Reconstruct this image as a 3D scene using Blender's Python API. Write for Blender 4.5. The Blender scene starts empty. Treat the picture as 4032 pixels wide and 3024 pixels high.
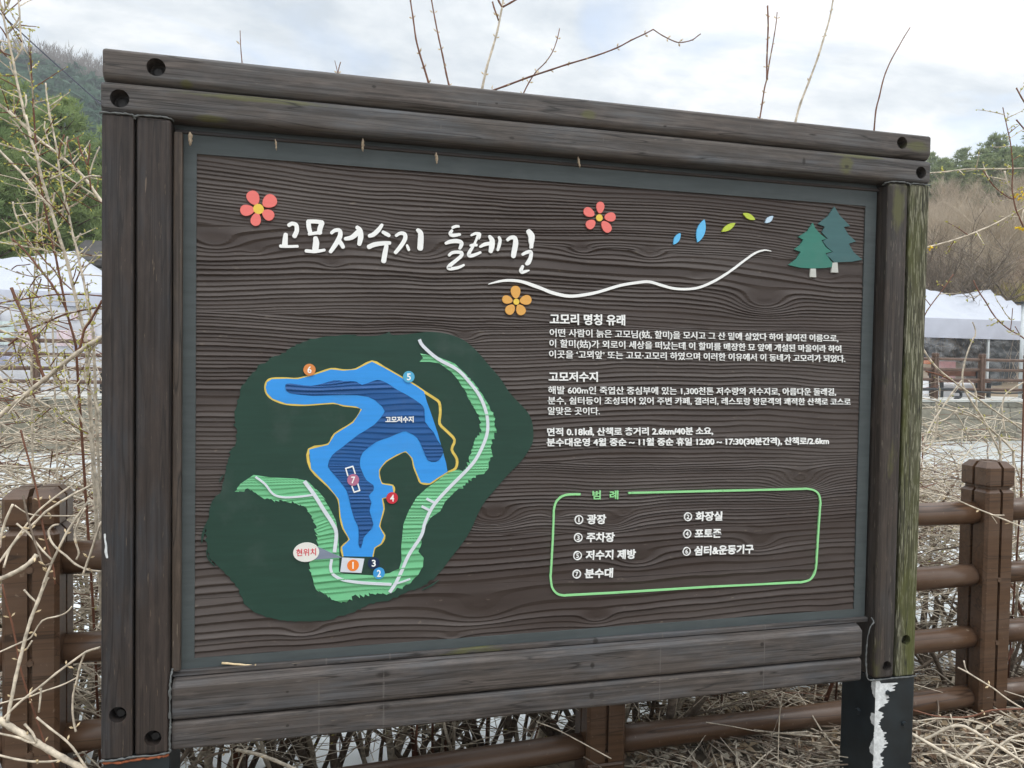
import bpy, bmesh, math, random
import numpy as np
from mathutils import Vector, Matrix
from mathutils.geometry import delaunay_2d_cdt

scene = bpy.context.scene
COL = scene.collection

# ------------------------------------------------------------------ camera
CAM = Vector((0.5785, -2.2924, 1.6042))
RX = Vector((0.9692, -0.2459, 0.0163)).normalized()
FW = Vector((0.2463, 0.9688, -0.0279)).normalized()
UP = RX.cross(FW).normalized()
RX = FW.cross(UP).normalized()
FPX = 2990.9
cam_d = bpy.data.cameras.new('camera')
cam_d.sensor_fit = 'HORIZONTAL'
cam_d.sensor_width = 36.0
cam_d.lens = 36.0 * FPX / 4032
cam_d.clip_start = 0.05
cam_d.clip_end = 3000
cam = bpy.data.objects.new('camera', cam_d)
COL.objects.link(cam)
M = Matrix((RX, UP, -FW)).transposed().to_4x4()
M.translation = CAM
cam.matrix_world = M
scene.camera = cam

# ------------------------------------------------------------------ sky, sun, exposure
SUN_EL, SUN_AZ = math.radians(58), math.radians(155)      # high, over the right shoulder
world = bpy.data.worlds.new('World')
scene.world = world
world.use_nodes = True
nt = world.node_tree
nt.nodes.clear()
N = nt.nodes.new


def lk(a, b):
    nt.links.new(a, b)


tc = N('ShaderNodeTexCoord')
sep = N('ShaderNodeSeparateXYZ'); lk(tc.outputs['Generated'], sep.inputs[0])
zc = N('ShaderNodeMath'); zc.operation = 'MAXIMUM'; zc.inputs[1].default_value = 0.0; lk(sep.outputs[2], zc.inputs[0])
za = N('ShaderNodeMath'); za.operation = 'ADD'; za.inputs[1].default_value = 0.22; lk(zc.outputs[0], za.inputs[0])
dx = N('ShaderNodeMath'); dx.operation = 'DIVIDE'; lk(sep.outputs[0], dx.inputs[0]); lk(za.outputs[0], dx.inputs[1])
dy = N('ShaderNodeMath'); dy.operation = 'DIVIDE'; lk(sep.outputs[1], dy.inputs[0]); lk(za.outputs[0], dy.inputs[1])
cmb = N('ShaderNodeCombineXYZ'); lk(dx.outputs[0], cmb.inputs[0]); lk(dy.outputs[0], cmb.inputs[1])
cmb.inputs[2].default_value = 3.7
n1 = N('ShaderNodeTexNoise'); n1.inputs['Scale'].default_value = 1.7; n1.inputs['Detail'].default_value = 7
n1.inputs['Roughness'].default_value = 0.60; n1.inputs['Distortion'].default_value = 0.35
lk(cmb.outputs[0], n1.inputs['Vector'])
r1 = N('ShaderNodeValToRGB'); lk(n1.outputs[0], r1.inputs[0])
r1.color_ramp.elements[0].position = 0.41; r1.color_ramp.elements[0].color = (0.56, 0.62, 0.68, 1)
r1.color_ramp.elements[1].position = 0.635; r1.color_ramp.elements[1].color = (1.06, 1.06, 1.06, 1)
e = r1.color_ramp.elements.new(0.525); e.color = (0.78, 0.82, 0.85, 1)
n2 = N('ShaderNodeTexNoise'); n2.inputs['Scale'].default_value = 2.3; n2.inputs['Detail'].default_value = 5
n2.inputs['Distortion'].default_value = 0.5
mp2 = N('ShaderNodeMapping'); mp2.inputs['Location'].default_value = (5.2, 1.3, 2.0); lk(cmb.outputs[0], mp2.inputs[0]); lk(mp2.outputs[0], n2.inputs['Vector'])
r2 = N('ShaderNodeValToRGB'); lk(n2.outputs[0], r2.inputs[0])
r2.color_ramp.elements[0].position = 0.54; r2.color_ramp.elements[0].color = (0, 0, 0, 1)
r2.color_ramp.elements[1].position = 0.70; r2.color_ramp.elements[1].color = (0.75, 0.75, 0.75, 1)
sky = N('ShaderNodeTexSky'); sky.sky_type = 'NISHITA'; sky.sun_disc = False
sky.sun_elevation = SUN_EL; sky.sun_rotation = SUN_AZ
skb = N('ShaderNodeVectorMath'); skb.operation = 'SCALE'; skb.inputs['Scale'].default_value = 0.16; lk(sky.outputs[0], skb.inputs[0])
addw = N('ShaderNodeVectorMath'); addw.operation = 'ADD'; addw.inputs[1].default_value = (0.33, 0.34, 0.34); lk(skb.outputs[0], addw.inputs[0])
mx = N('ShaderNodeMix'); mx.data_type = 'RGBA'; lk(r2.outputs[0], mx.inputs[0]); lk(r1.outputs[0], mx.inputs[6]); lk(addw.outputs[0], mx.inputs[7])
# an overcast sky is brighter towards the zenith than near the horizon
zr = N('ShaderNodeMapRange'); zr.interpolation_type = 'SMOOTHSTEP'
zr.inputs['From Min'].default_value = 0.42; zr.inputs['From Max'].default_value = 0.95
zr.inputs['To Min'].default_value = 1.0; zr.inputs['To Max'].default_value = 2.6; lk(sep.outputs[2], zr.inputs[0])
bg = N('ShaderNodeBackground'); lk(mx.outputs[2], bg.inputs[0]); lk(zr.outputs[0], bg.inputs[1])
wo = N('ShaderNodeOutputWorld'); lk(bg.outputs[0], wo.inputs[0])

sun_d = bpy.data.lights.new('sun', 'SUN')
sun_d.energy = 1.2
sun_d.angle = math.radians(25)
sun_d.color = (1.0, 0.96, 0.9)
sun = bpy.data.objects.new('sun', sun_d)
COL.objects.link(sun)
sdir = Vector((math.sin(SUN_AZ) * math.cos(SUN_EL), math.cos(SUN_AZ) * math.cos(SUN_EL), math.sin(SUN_EL)))
sun.rotation_euler = (-sdir).to_track_quat('-Z', 'Y').to_euler()

vs = scene.view_settings
vs.view_transform = 'Standard'
vs.look = 'None'
vs.exposure = 0.28
vs.gamma = 1.0
scene.cycles.max_bounces = 6
scene.cycles.transparent_max_bounces = 12
scene.cycles.volume_bounces = 0

# ------------------------------------------------------------------ helpers
WORLD = {}
random.seed(7)


def ray(px, py):
    return FW + RX * ((px - 2016) / FPX) - UP * ((py - 1512) / FPX)


def at_y(px, py, y):
    """point of the plane y = const seen at that pixel of the photograph"""
    d = ray(px, py)
    return CAM + d * ((y - CAM.y) / d.y)


def at_d(px, py, depth):
    return CAM + ray(px, py) * depth


def tag(o, label=None, cat=None, group=None, kind=None):
    if label: o['label'] = label
    if cat: o['category'] = cat
    if group: o['group'] = group
    if kind: o['kind'] = kind
    return o


def attach(o, parent):
    if parent is None:
        return o
    o.parent = parent
    o.matrix_parent_inverse = WORLD[parent.name].inverted()
    return o


def thing(name, loc, label, cat, group=None):
    o = bpy.data.objects.new(name, None)
    COL.objects.link(o)
    o.empty_display_size = 0.1
    o.location = loc
    WORLD[o.name] = Matrix.Translation(Vector(loc))
    return tag(o, label, cat, group)


def link(name, me, mat=None, parent=None, mw=None):
    o = bpy.data.objects.new(name, me)
    COL.objects.link(o)
    if mat is not None:
        for m_ in (mat if isinstance(mat, (list, tuple)) else [mat]):
            me.materials.append(m_)
    if mw is not None:
        o.matrix_world = mw
        o.matrix_basis = mw
    WORLD[o.name] = mw.copy() if mw is not None else Matrix.Identity(4)
    return attach(o, parent)


def from_pydata(name, v, f, mat=None, parent=None, mw=None, mi=None, smooth=False):
    me = bpy.data.meshes.new(name)
    me.from_pydata(v, [], f)
    if mi is not None:
        me.polygons.foreach_set('material_index', mi)
    if smooth:
        me.polygons.foreach_set('use_smooth', [True] * len(me.polygons))
    me.update()
    return link(name, me, mat, parent, mw)


def from_bm(name, bm, mat=None, parent=None, mw=None, smooth=False):
    bmesh.ops.recalc_face_normals(bm, faces=bm.faces)
    me = bpy.data.meshes.new(name)
    bm.to_mesh(me)
    bm.free()
    if smooth:
        me.polygons.foreach_set('use_smooth', [True] * len(me.polygons))
    return link(name, me, mat, parent, mw)


def bm_box(bm, x0, x1, y0, y1, z0, z1, bev=0.0, seg=2):
    r = bmesh.ops.create_cube(bm, size=1.0)
    vs_ = r['verts']
    for v in vs_:
        v.co = Vector((x0 + (v.co.x + .5) * (x1 - x0), y0 + (v.co.y + .5) * (y1 - y0), z0 + (v.co.z + .5) * (z1 - z0)))
    if bev > 0:
        es = list({e_ for v in vs_ for e_ in v.link_edges})
        bmesh.ops.bevel(bm, geom=es, offset=bev, segments=seg, profile=0.5, affect='EDGES', clamp_overlap=True)


def bm_cyl(bm, a, b, ra, rb=None, n=12, caps=True):
    a, b = Vector(a), Vector(b)
    d = b - a
    rot = d.to_track_quat('Z', 'Y').to_matrix().to_4x4()
    mt = Matrix.Translation((a + b) / 2) @ rot
    bmesh.ops.create_cone(bm, cap_ends=caps, segments=n, radius1=ra, radius2=ra if rb is None else rb, depth=d.length, matrix=mt)


class Tubes:
    """many tapering tubes collected into one mesh"""
    def __init__(self, k=5):
        self.v, self.f, self.mi, self.k = [], [], [], k

    def add(self, pts, rad, mi=0, cap=True):
        k = self.k
        n = len(pts)
        if n < 2: return
        base = len(self.v)
        P_ = [Vector(p) for p in pts]
        t0 = (P_[1] - P_[0]).normalized()
        ref = Vector((0, 0, 1)) if abs(t0.z) < .9 else Vector((1, 0, 0))
        u = t0.cross(ref).normalized()
        for i in range(n):
            if i == 0: t = P_[1] - P_[0]
            elif i == n - 1: t = P_[-1] - P_[-2]
            else: t = P_[i + 1] - P_[i - 1]
            if t.length < 1e-9: t = t0
            t = t.normalized()
            u = (u - t * u.dot(t))
            u = u.normalized() if u.length > 1e-6 else t.orthogonal().normalized()
            w = t.cross(u)
            r = rad[i] if hasattr(rad, '__len__') else rad
            for j in range(k):
                a = 2 * math.pi * j / k
                self.v.append(tuple(P_[i] + u * (r * math.cos(a)) + w * (r * math.sin(a))))
        for i in range(n - 1):
            for j in range(k):
                a, b = base + i * k + j, base + i * k + (j + 1) % k
                self.f.append((a, b, b + k, a + k)); self.mi.append(mi)
        if cap:
            self.f.append(tuple(base + j for j in reversed(range(k)))); self.mi.append(mi)
            self.f.append(tuple(base + (n - 1) * k + j for j in range(k))); self.mi.append(mi)

    def build(self, name, mat, parent=None, mw=None):
        return from_pydata(name, self.v, self.f, mat, parent, mw, self.mi, True)


class Buds:
    """small pointed leaf buds and flowers"""
    def __init__(self):
        self.v, self.f = [], []

    def add(self, p, d, l, r):
        p, d = Vector(p), Vector(d).normalized()
        u = d.orthogonal().normalized(); w = d.cross(u)
        b = len(self.v)
        m = p + d * (l * .55)
        self.v += [tuple(p), tuple(m + u * r), tuple(m + w * r), tuple(m - u * r), tuple(m - w * r), tuple(p + d * l)]
        for i in range(4):
            self.f.append((b, b + 1 + (i + 1) % 4, b + 1 + i))
            self.f.append((b + 5, b + 1 + i, b + 1 + (i + 1) % 4))

    def build(self, name, mat, parent=None, mw=None):
        return from_pydata(name, self.v, self.f, mat, parent, mw)


def smooth_pts(pts, closed=True, n=4):
    out = []
    P_ = [Vector(p) for p in pts]
    m = len(P_)
    rng = range(m) if closed else range(m - 1)
    for i in rng:
        if closed:
            a, b, c, d = P_[i - 1], P_[i], P_[(i + 1) % m], P_[(i + 2) % m]
        else:
            a, b, c, d = P_[max(i - 1, 0)], P_[i], P_[i + 1], P_[min(i + 2, m - 1)]
        for k in range(n):
            t = k / n
            out.append(0.5 * ((2 * b) + (c - a) * t + (2 * a - 5 * b + 4 * c - d) * t * t + (3 * b - a - 3 * c + d) * t ** 3))
    if not closed: out.append(P_[-1])
    return out


# ------------------------------------------------------------------ materials
def newmat(name):
    m = bpy.data.materials.new(name)
    m.use_nodes = True
    t = m.node_tree
    b = t.nodes['Principled BSDF']
    return m, t, b


def nnoise(t, scale, vec_scale=(1, 1, 1), detail=4, rough=.55, coord='Object', dist=0.0, loc=(0, 0, 0)):
    tc_ = t.nodes.new('ShaderNodeTexCoord')
    mp = t.nodes.new('ShaderNodeMapping')
    mp.inputs['Scale'].default_value = vec_scale
    mp.inputs['Location'].default_value = loc
    oi = t.nodes.new('ShaderNodeObjectInfo')
    ad = t.nodes.new('ShaderNodeVectorMath'); ad.operation = 'ADD'
    ml = t.nodes.new('ShaderNodeMath'); ml.operation = 'MULTIPLY'; ml.inputs[1].default_value = 37.0
    t.links.new(oi.outputs['Random'], ml.inputs[0])
    t.links.new(tc_.outputs[coord], mp.inputs[0])
    t.links.new(mp.outputs[0], ad.inputs[0]); t.links.new(ml.outputs[0], ad.inputs[1])
    n_ = t.nodes.new('ShaderNodeTexNoise')
    n_.inputs['Scale'].default_value = scale
    n_.inputs['Detail'].default_value = detail
    n_.inputs['Roughness'].default_value = rough
    n_.inputs['Distortion'].default_value = dist
    t.links.new(ad.outputs[0], n_.inputs['Vector'])
    return n_.outputs[0]


def nramp(t, src, stops):
    r = t.nodes.new('ShaderNodeValToRGB')
    els = r.color_ramp.elements
    while len(els) < len(stops): els.new(0.5)
    for e_, (p, c) in zip(els, stops):
        e_.position = p
        e_.color = (c, c, c, 1) if not hasattr(c, '__len__') else (*c, 1)
    t.links.new(src, r.inputs[0])
    return r.outputs[0]


def nmix(t, fac, a, b, mode='MIX'):
    m = t.nodes.new('ShaderNodeMix'); m.data_type = 'RGBA'; m.blend_type = mode
    for s, v in ((m.inputs[0], fac), (m.inputs[6], a), (m.inputs[7], b)):
        if hasattr(v, 'links') or hasattr(v, 'is_linked'): t.links.new(v, s)
        elif hasattr(v, '__len__'): s.default_value = (*v, 1)
        else: s.default_value = v
    return m.outputs[2]


def nbump(t, b, src, strength=.3, dist=.002):
    bp = t.nodes.new('ShaderNodeBump')
    bp.inputs['Strength'].default_value = strength
    bp.inputs['Distance'].default_value = dist
    t.links.new(src, bp.inputs['Height'])
    t.links.new(bp.outputs[0], b.inputs['Normal'])


def simple(name, col, rough=.6, var=.15, scale=30, spec=.4, vs_=(1, 1, 1), bump=0.0, bdist=.002):
    m, t, b = newmat(name)
    n_ = nnoise(t, scale, vs_, 4)
    lo = tuple(c * (1 - var) for c in col); hi = tuple(min(1, c * (1 + var)) for c in col)
    t.links.new(nramp(t, n_, [(.3, lo), (.7, hi)]), b.inputs['Base Color'])
    b.inputs['Roughness'].default_value = rough
    b.inputs['Specular IOR Level'].default_value = spec
    if bump: nbump(t, b, n_, bump, bdist)
    return m


def stained_wood(name, brown, grey, moss=(0.12, 0.13, 0.02), moss_lo=.68, moss_hi=.8, fleck=.74, greyness=(.42, .62), rough=.62, fleck_col=(.36, .30, .23), fleck_amt=.55, spots=()):
    """weathered stained timber, grain along local X; spots = (x, z, rx, rz) lichen stains"""
    m, t, b = newmat(name)
    grain = nnoise(t, 1.0, (3.0, 95, 95), 5, .6, dist=.4)
    blot = nnoise(t, 1.0, (2.6, 9, 9), 5, .62, loc=(3, 1, 7))
    fine = nnoise(t, 1.0, (14, 260, 260), 3, .6, loc=(9, 2, 4))
    g2 = nnoise(t, 1.0, (9, 55, 55), 5, .65, loc=(1, 8, 2))
    g3 = nnoise(t, 1.0, (1.4, 150, 150), 3, .55, dist=.8, loc=(6, 6, 1))
    c0 = nmix(t, nramp(t, blot, [(greyness[0], 0.0), (greyness[1], 1.0)]), brown, grey)
    c1 = nmix(t, nramp(t, grain, [(.34, .8), (.60, 0.0)]), c0, tuple(c * .42 for c in brown))
    c1 = nmix(t, nramp(t, g3, [(.36, .75), (.44, 0.0)]), c1, tuple(c * .3 for c in brown))
    c2 = nmix(t, nramp(t, g2, [(.48, 0.0), (.76, .5)]), c1, tuple(min(1, c * 1.9) for c in brown))
    c3 = nmix(t, nramp(t, fine, [(fleck - .02, 0.0), (fleck + .03, fleck_amt)]), c2, fleck_col)
    ms = nnoise(t, 1.0, (2.2, 7, 7), 5, .65, loc=(4, 5, 1))
    c4 = nmix(t, nramp(t, ms, [(moss_lo, 0.0), (moss_hi, .8)]), c3, moss)
    if spots:
        tc_ = t.nodes.new('ShaderNodeTexCoord')
        edge = nnoise(t, 1.0, (18, 40, 40), 4, .7)
        for sp in spots:
            sx, sz, rx_, rz_ = sp[:4]
            scol = sp[4] if len(sp) > 4 else (.098, .098, .035)
            mp = t.nodes.new('ShaderNodeMapping'); mp.vector_type = 'POINT'
            mp.inputs['Scale'].default_value = (1 / rx_, 0, 1 / rz_); mp.inputs['Location'].default_value = (-sx / rx_, 0, -sz / rz_)
            t.links.new(tc_.outputs['Object'], mp.inputs[0])
            ln = t.nodes.new('ShaderNodeVectorMath'); ln.operation = 'LENGTH'; t.links.new(mp.outputs[0], ln.inputs[0])
            ad = t.nodes.new('ShaderNodeMath'); ad.operation = 'MULTIPLY_ADD'; ad.inputs[1].default_value = 0.8; t.links.new(edge, ad.inputs[0]); t.links.new(ln.outputs['Value'], ad.inputs[2])
            c4 = nmix(t, nramp(t, ad.outputs[0], [(.70, .8), (1.25, .0)]), c4, scol)
    cr = nnoise(t, 1.0, (.9, 26, 26), 2, .5, dist=.2, loc=(2, 9, 5))
    c4 = nmix(t, nramp(t, cr, [(.488, 0.), (.5, .85), (.512, 0.)]), c4, (.012, .010, .009))
    t.links.new(c4, b.inputs['Base Color'])
    b.inputs['Roughness'].default_value = rough
    b.inputs['Specular IOR Level'].default_value = .45
    hsum = nmix(t, .5, grain, g2)
    hs2 = nmix(t, .4, hsum, g3)
    nbump(t, b, hs2, .7, .003)
    return m


DK, PL = (.016, .012, .010), (.115, .106, .098)
MW_BEAM1 = stained_wood('stained_top_beam_wood', (.100, .083, .073), (.108, .107, .108), spots=[(1.285, 0, .10, .04), (-1.135, -.032, .035, .022), (.05, -.005, .05, .03), (-.62, .012, .014, .010, DK), (.31, -.018, .016, .009, DK), (.86, .004, .035, .007, DK), (-.25, .0, .012, .006, DK), (-.31, -.004, .004, .022, PL), (.62, .01, .003, .02, PL)])
MW_BEAM2 = stained_wood('stained_lower_beam_wood', (.088, .075, .066), (.098, .103, .111), spots=[(1.0, 0, .05, .06), (-1.07, -.034, .09, .016), (-.93, .030, .40, .016), (1.05, .034, .2, .014), (.83, .0, .013, .024, DK), (.36, .033, .035, .006, DK), (-.2, -.012, .018, .008, DK), (1.0, -.005, .02, .012, DK), (-.42, .0, .003, .025, PL), (.1, .01, .003, .02, PL)])
MW_POST = stained_wood('stained_post_wood', (.041, .030, .025), (.038, .040, .045), fleck=.70, greyness=(.45, .66), fleck_col=(.22, .16, .11))
MW_RAIL = stained_wood('stained_rail_wood', (.086, .072, .064), (.088, .090, .096), fleck=.71, spots=[(-.55, .028, .045, .020, DK), (.12, .0, .016, .022, DK), (.74, .022, .014, .014, DK), (-.83, .0, .010, .008, DK), (-.55, -.01, .006, .10, PL), (-.74, -.01, .005, .09, PL), (.36, -.01, .004, .10, PL), (.75, .0, .004, .09, PL)])
MW_TRIM = stained_wood('stained_trim_wood', (.085, .062, .046), (.07, .058, .05), fleck=.70)
MW_MOSSY = stained_wood('mossy_post_wood', (.066, .062, .036), (.105, .108, .06), (.075, .082, .016), .49, .66, .56, (.4, .6), .8, (.33, .32, .23), .8)
MW_HALF = stained_wood('part_mossy_post_wood', (.055, .042, .034), (.050, .047, .046), (.10, .105, .022), .60, .74, .66, fleck_col=(.26, .23, .17), spots=[(.80, 0, .16, .05)])


def panel_mat():
    m, t, b = newmat('sandblasted_panel_wood')
    n_ = nnoise(t, 1.0, (4, 1, 50), 5, .6)
    n2_ = nnoise(t, 1.0, (1.2, 1, 4), 4, .6, loc=(3, 3, 3))
    n3_ = nnoise(t, 1.0, (30, 1, 90), 3, .6, loc=(2, 7, 1))
    c = nmix(t, nramp(t, n2_, [(.35, 0.), (.65, 1.)]), (.046, .032, .027), (.080, .065, .058))
    c = nmix(t, nramp(t, n_, [(.35, .5), (.6, 0.)]), c, (.032, .022, .018))
    c = nmix(t, nramp(t, n3_, [(.68, 0.), (.78, .4)]), c, (.24, .20, .15))
    t.links.new(c, b.inputs['Base Color'])
    b.inputs['Roughness'].default_value = .55
    b.inputs['Specular IOR Level'].default_value = .4
    nbump(t, b, n3_, .25, .001)
    return m


M_PANEL = panel_mat()


def paint(name, col, rough=.5, var=.10):
    m, t, b = newmat(name)
    n_ = nnoise(t, 1.0, (6, 1, 60), 5, .65)
    n2_ = nnoise(t, 1.0, (9, 9, 9), 4, .6, loc=(4, 2, 1))
    lo = tuple(c * (1 - var) for c in col); hi = tuple(min(1, c * (1 + var)) for c in col)
    c = nmix(t, nramp(t, n_, [(.3, 0.), (.7, 1.)]), lo, hi)
    d = tuple(.75 * x + .25 * .2 for x in col)
    c = nmix(t, nramp(t, n2_, [(.55, 0.), (.8, .5)]), c, d)
    t.links.new(c, b.inputs['Base Color'])
    b.inputs['Roughness'].default_value = rough
    b.inputs['Specular IOR Level'].default_value = .35
    nbump(t, b, n_, .15, .001)
    return m


PT = {
    'border': paint('border_paint', (.067, .080, .082), .6, .14),
    'white': paint('white_paint', (.92, .93, .91), .55, .03),
    'pink': paint('pink_paint', (.86, .20, .175), .5, .05),
    'orange': paint('orange_paint', (.76, .40, .10), .5, .05),
    'yellow': paint('yellow_paint', (.85, .60, .09), .5, .05),
    'sky': paint('blue_leaf_paint', (.135, .52, .87), .5, .05),
    'pale': paint('pale_leaf_paint', (.56, .74, .90), .5, .05),
    'lime': paint('lime_paint', (.52, .64, .075), .5, .05),
    'tree1': paint('tree_green_paint', (.045, .20, .155), .5, .08),
    'tree2': paint('tree_teal_paint', (.058, .14, .145), .5, .08),
    'trunk': paint('tree_trunk_paint', (.55, .56, .52), .5, .06),
    'ground': paint('map_dark_green_paint', (.017, .052, .037), .55, .12),
    'green': paint('map_light_green_paint', (.15, .47, .23), .5, .12),
    'lake': paint('map_light_blue_paint', (.04, .31, .80), .45, .06),
    'deep': paint('map_deep_blue_paint', (.012, .085, .27), .5, .18),
    'path': paint('map_path_yellow', (.72, .53, .11), .5, .15),
    'road': paint('map_road_grey', (.70, .74, .80), .5, .05),
    'legend': paint('legend_green_paint', (.31, .72, .31), .5, .05),
    'callout': paint('callout_white', (.80, .79, .74), .5, .04),
    'beam': paint('callout_grey', (.22, .26, .34), .5, .1),
    'red': paint('callout_red', (.65, .02, .05), .5, .05),
    'd1': paint('disc_orange', (.86, .22, .03), .5, .05), 'd2': paint('disc_blue', (.05, .33, .70), .5, .05),
    'd3': paint('disc_navy', (.008, .025, .08), .5, .1), 'd4': paint('disc_red', (.60, .03, .05), .5, .05),
    'd5': paint('disc_sky', (.09, .42, .66), .5, .1), 'd7': paint('disc_mauve', (.48, .17, .28), .5, .05),
    'd6': paint('disc_amber', (.70, .25, .07), .5, .1),
}
M_SEAL = simple('grey_sealant', (.115, .122, .12), .55, .2, 60)
M_FOAM = simple('rusty_foam', (.28, .085, .035), .8, .5, 90)
M_CHIP = simple('white_undercoat', (.66, .68, .68), .7, .22, 70, bump=.4)
M_STEEL = simple('black_painted_steel', (.012, .018, .022), .42, .35, 14, .5, bump=.15)
M_BOLT = simple('galvanised_bolt', (.11, .11, .105), .5, .3, 60, .5)
M_HBOLT = simple('recessed_bolt', (.035, .033, .032), .6, .3, 60, .4)
M_COCOON = simple('dry_cocoon', (.30, .235, .165), .9, .35, 300)
M_STRAW = simple('dry_straw', (.66, .52, .32), .7, .2, 120)


def fence_mat():
    m, t, b = newmat('brown_timber_look_concrete')
    g = nnoise(t, 1.0, (2.2, 55, 55), 5, .6, dist=.3)
    bl = nnoise(t, 1.0, (3, 8, 8), 4, .6, loc=(2, 4, 6))
    c = nmix(t, nramp(t, g, [(.3, 0.), (.65, 1.)]), (.062, .031, .016), (.108, .058, .031))
    c = nmix(t, nramp(t, bl, [(.44, 0.), (.72, .6)]), c, (.135, .092, .068))
    cr = nnoise(t, 1.0, (.5, 14, 14), 2, .5, dist=.2, loc=(2, 9, 5))
    c = nmix(t, nramp(t, cr, [(.488, 0.), (.5, .8), (.512, 0.)]), c, (.02, .011, .007))
    sp_ = nnoise(t, 1.0, (60, 60, 60), 3, .6, loc=(5, 2, 8))
    c = nmix(t, nramp(t, sp_, [(.66, 0.), (.74, .5)]), c, (.26, .20, .15))
    t.links.new(c, b.inputs['Base Color'])
    b.inputs['Roughness'].default_value = .36
    b.inputs['Specular IOR Level'].default_value = .5
    nbump(t, b, g, .2, .002)
    return m


M_FENCE = fence_mat()

# ------------------------------------------------------------------ noise for modelling
def _hash(ix, iy, seed):
    h = np.sin(ix * 127.1 + iy * 311.7 + seed * 74.7) * 43758.5453
    return h - np.floor(h)


def vnoise(x, y, seed=0):
    ix, iy = np.floor(x), np.floor(y)
    fx, fy = x - ix, y - iy
    fx = fx * fx * fx * (fx * (fx * 6 - 15) + 10); fy = fy * fy * fy * (fy * (fy * 6 - 15) + 10)
    a, b = _hash(ix, iy, seed), _hash(ix + 1, iy, seed)
    c, d = _hash(ix, iy + 1, seed), _hash(ix + 1, iy + 1, seed)
    return (a + (b - a) * fx) * (1 - fy) + (c + (d - c) * fx) * fy - .5


# ------------------------------------------------------------------ ground, water, hills
WATER_Z = -0.25
FAR_Z = 0.83


def terrain_z(x, y):
    """hills beyond the pond: a high wooded one to the left, a low scrub slope to the right"""
    r = np.hypot(x, y)
    th = np.degrees(np.arctan2(x, y))
    k = np.clip((th - 2) / 26, 0, 1); k = k * k * (3 - 2 * k)
    zl = np.interp(r, [0, 42, 70, 130, 215, 300, 600], [FAR_Z, FAR_Z, 5, 30, 68, 72, 40])
    zr_ = np.interp(r, [0, 27, 36, 50, 66, 80, 120, 300, 600], [FAR_Z, FAR_Z, 4.8, 9.6, 14.0, 16.4, 18, 18, 14])
    z = zl * (1 - k) + zr_ * k
    n_ = vnoise(x * .03, y * .03, 3) * 4 + vnoise(x * .1, y * .1, 4) * 1.5
    return z + n_ * np.clip((z - 2) / 12, 0, 1)


def grid_mesh(name, xs, ys, zfun, mat, kind='structure'):
    X, Y = np.meshgrid(xs, ys)
    Z = zfun(X, Y)
    v = np.stack([X, Y, Z], -1).reshape(-1, 3)
    nx, ny = len(xs), len(ys)
    f = [(j * nx + i, j * nx + i + 1, (j + 1) * nx + i + 1, (j + 1) * nx + i) for j in range(ny - 1) for i in range(nx - 1)]
    o = from_pydata(name, v.tolist(), f, mat, None, None, None, True)
    return tag(o, kind=kind)


M_SOIL = simple('leafy_soil', (.22, .18, .135), .95, .5, 9, .2, bump=.6, bdist=.02)
M_HILL = simple('hill_soil', (.30, .24, .17), .95, .35, .4, .1)
M_PAVE = simple('pale_paving', (.55, .54, .50), .8, .1, 3, .3)


def bank_z(X, Y):
    s = np.clip((X - 1.7) / .7, 0, 1); s = s * s * (3 - 2 * s)
    Yp = Y + .34 * (1 - s)
    z = np.interp(Yp, [-60, .75, 1.1, 1.45, 2.2, 60], [0, 0, -.10, -.34, -.8, -1.4])
    return z + vnoise(X * 3, Y * 3, 9) * .06 + vnoise(X * 11, Y * 11, 10) * .02


ys = np.concatenate([np.linspace(-60, -4, 8), np.linspace(-3.5, 3, 60), np.linspace(4, 13.9, 4)])
xs = np.concatenate([np.linspace(-90, -7, 8), np.linspace(-6, 9, 130), np.linspace(10, 120, 8)])
grid_mesh('ground', xs, ys, bank_z, M_SOIL)

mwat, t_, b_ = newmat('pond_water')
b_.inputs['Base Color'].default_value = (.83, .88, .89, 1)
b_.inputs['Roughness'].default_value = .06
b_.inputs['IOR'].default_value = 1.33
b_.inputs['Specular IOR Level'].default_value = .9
nw = nnoise(t_, 1.0, (1.2, 3, 1), 3, .5)
nbump(t_, b_, nw, .12, .05)
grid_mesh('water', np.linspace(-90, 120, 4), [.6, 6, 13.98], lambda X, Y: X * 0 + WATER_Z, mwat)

xs = np.linspace(-90, 120, 12)
grid_mesh('promenade', xs, [13.85, 20, 28.0], lambda X, Y: X * 0 + FAR_Z, M_PAVE)
# hills, meshed in rings round the viewer
rr = np.concatenate([np.linspace(26, 60, 20), np.linspace(64, 335, 46)])
tt = np.radians(np.linspace(-75, 85, 110))
R_, T_ = np.meshgrid(rr, tt)
HX, HY = R_ * np.sin(T_), R_ * np.cos(T_)
HZ = terrain_z(HX, HY) - .012
nv = len(rr)
hv = np.stack([HX, HY, HZ], -1).reshape(-1, 3)
hf = [(j * nv + i, j * nv + i + 1, (j + 1) * nv + i + 1, (j + 1) * nv + i) for j in range(len(tt) - 1) for i in range(nv - 1)]
tag(from_pydata('hills', hv.tolist(), hf, M_HILL, None, None, None, True), kind='structure')
# ------------------------------------------------------------------ the map sign
SIGN = thing('map_sign', (1.35, .05, 0), 'large dark brown timber map board with white lettering and a painted green lake map', 'sign')
PY = .05                                  # front of the flush panel surface, behind the frame's front face (y = 0)


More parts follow.
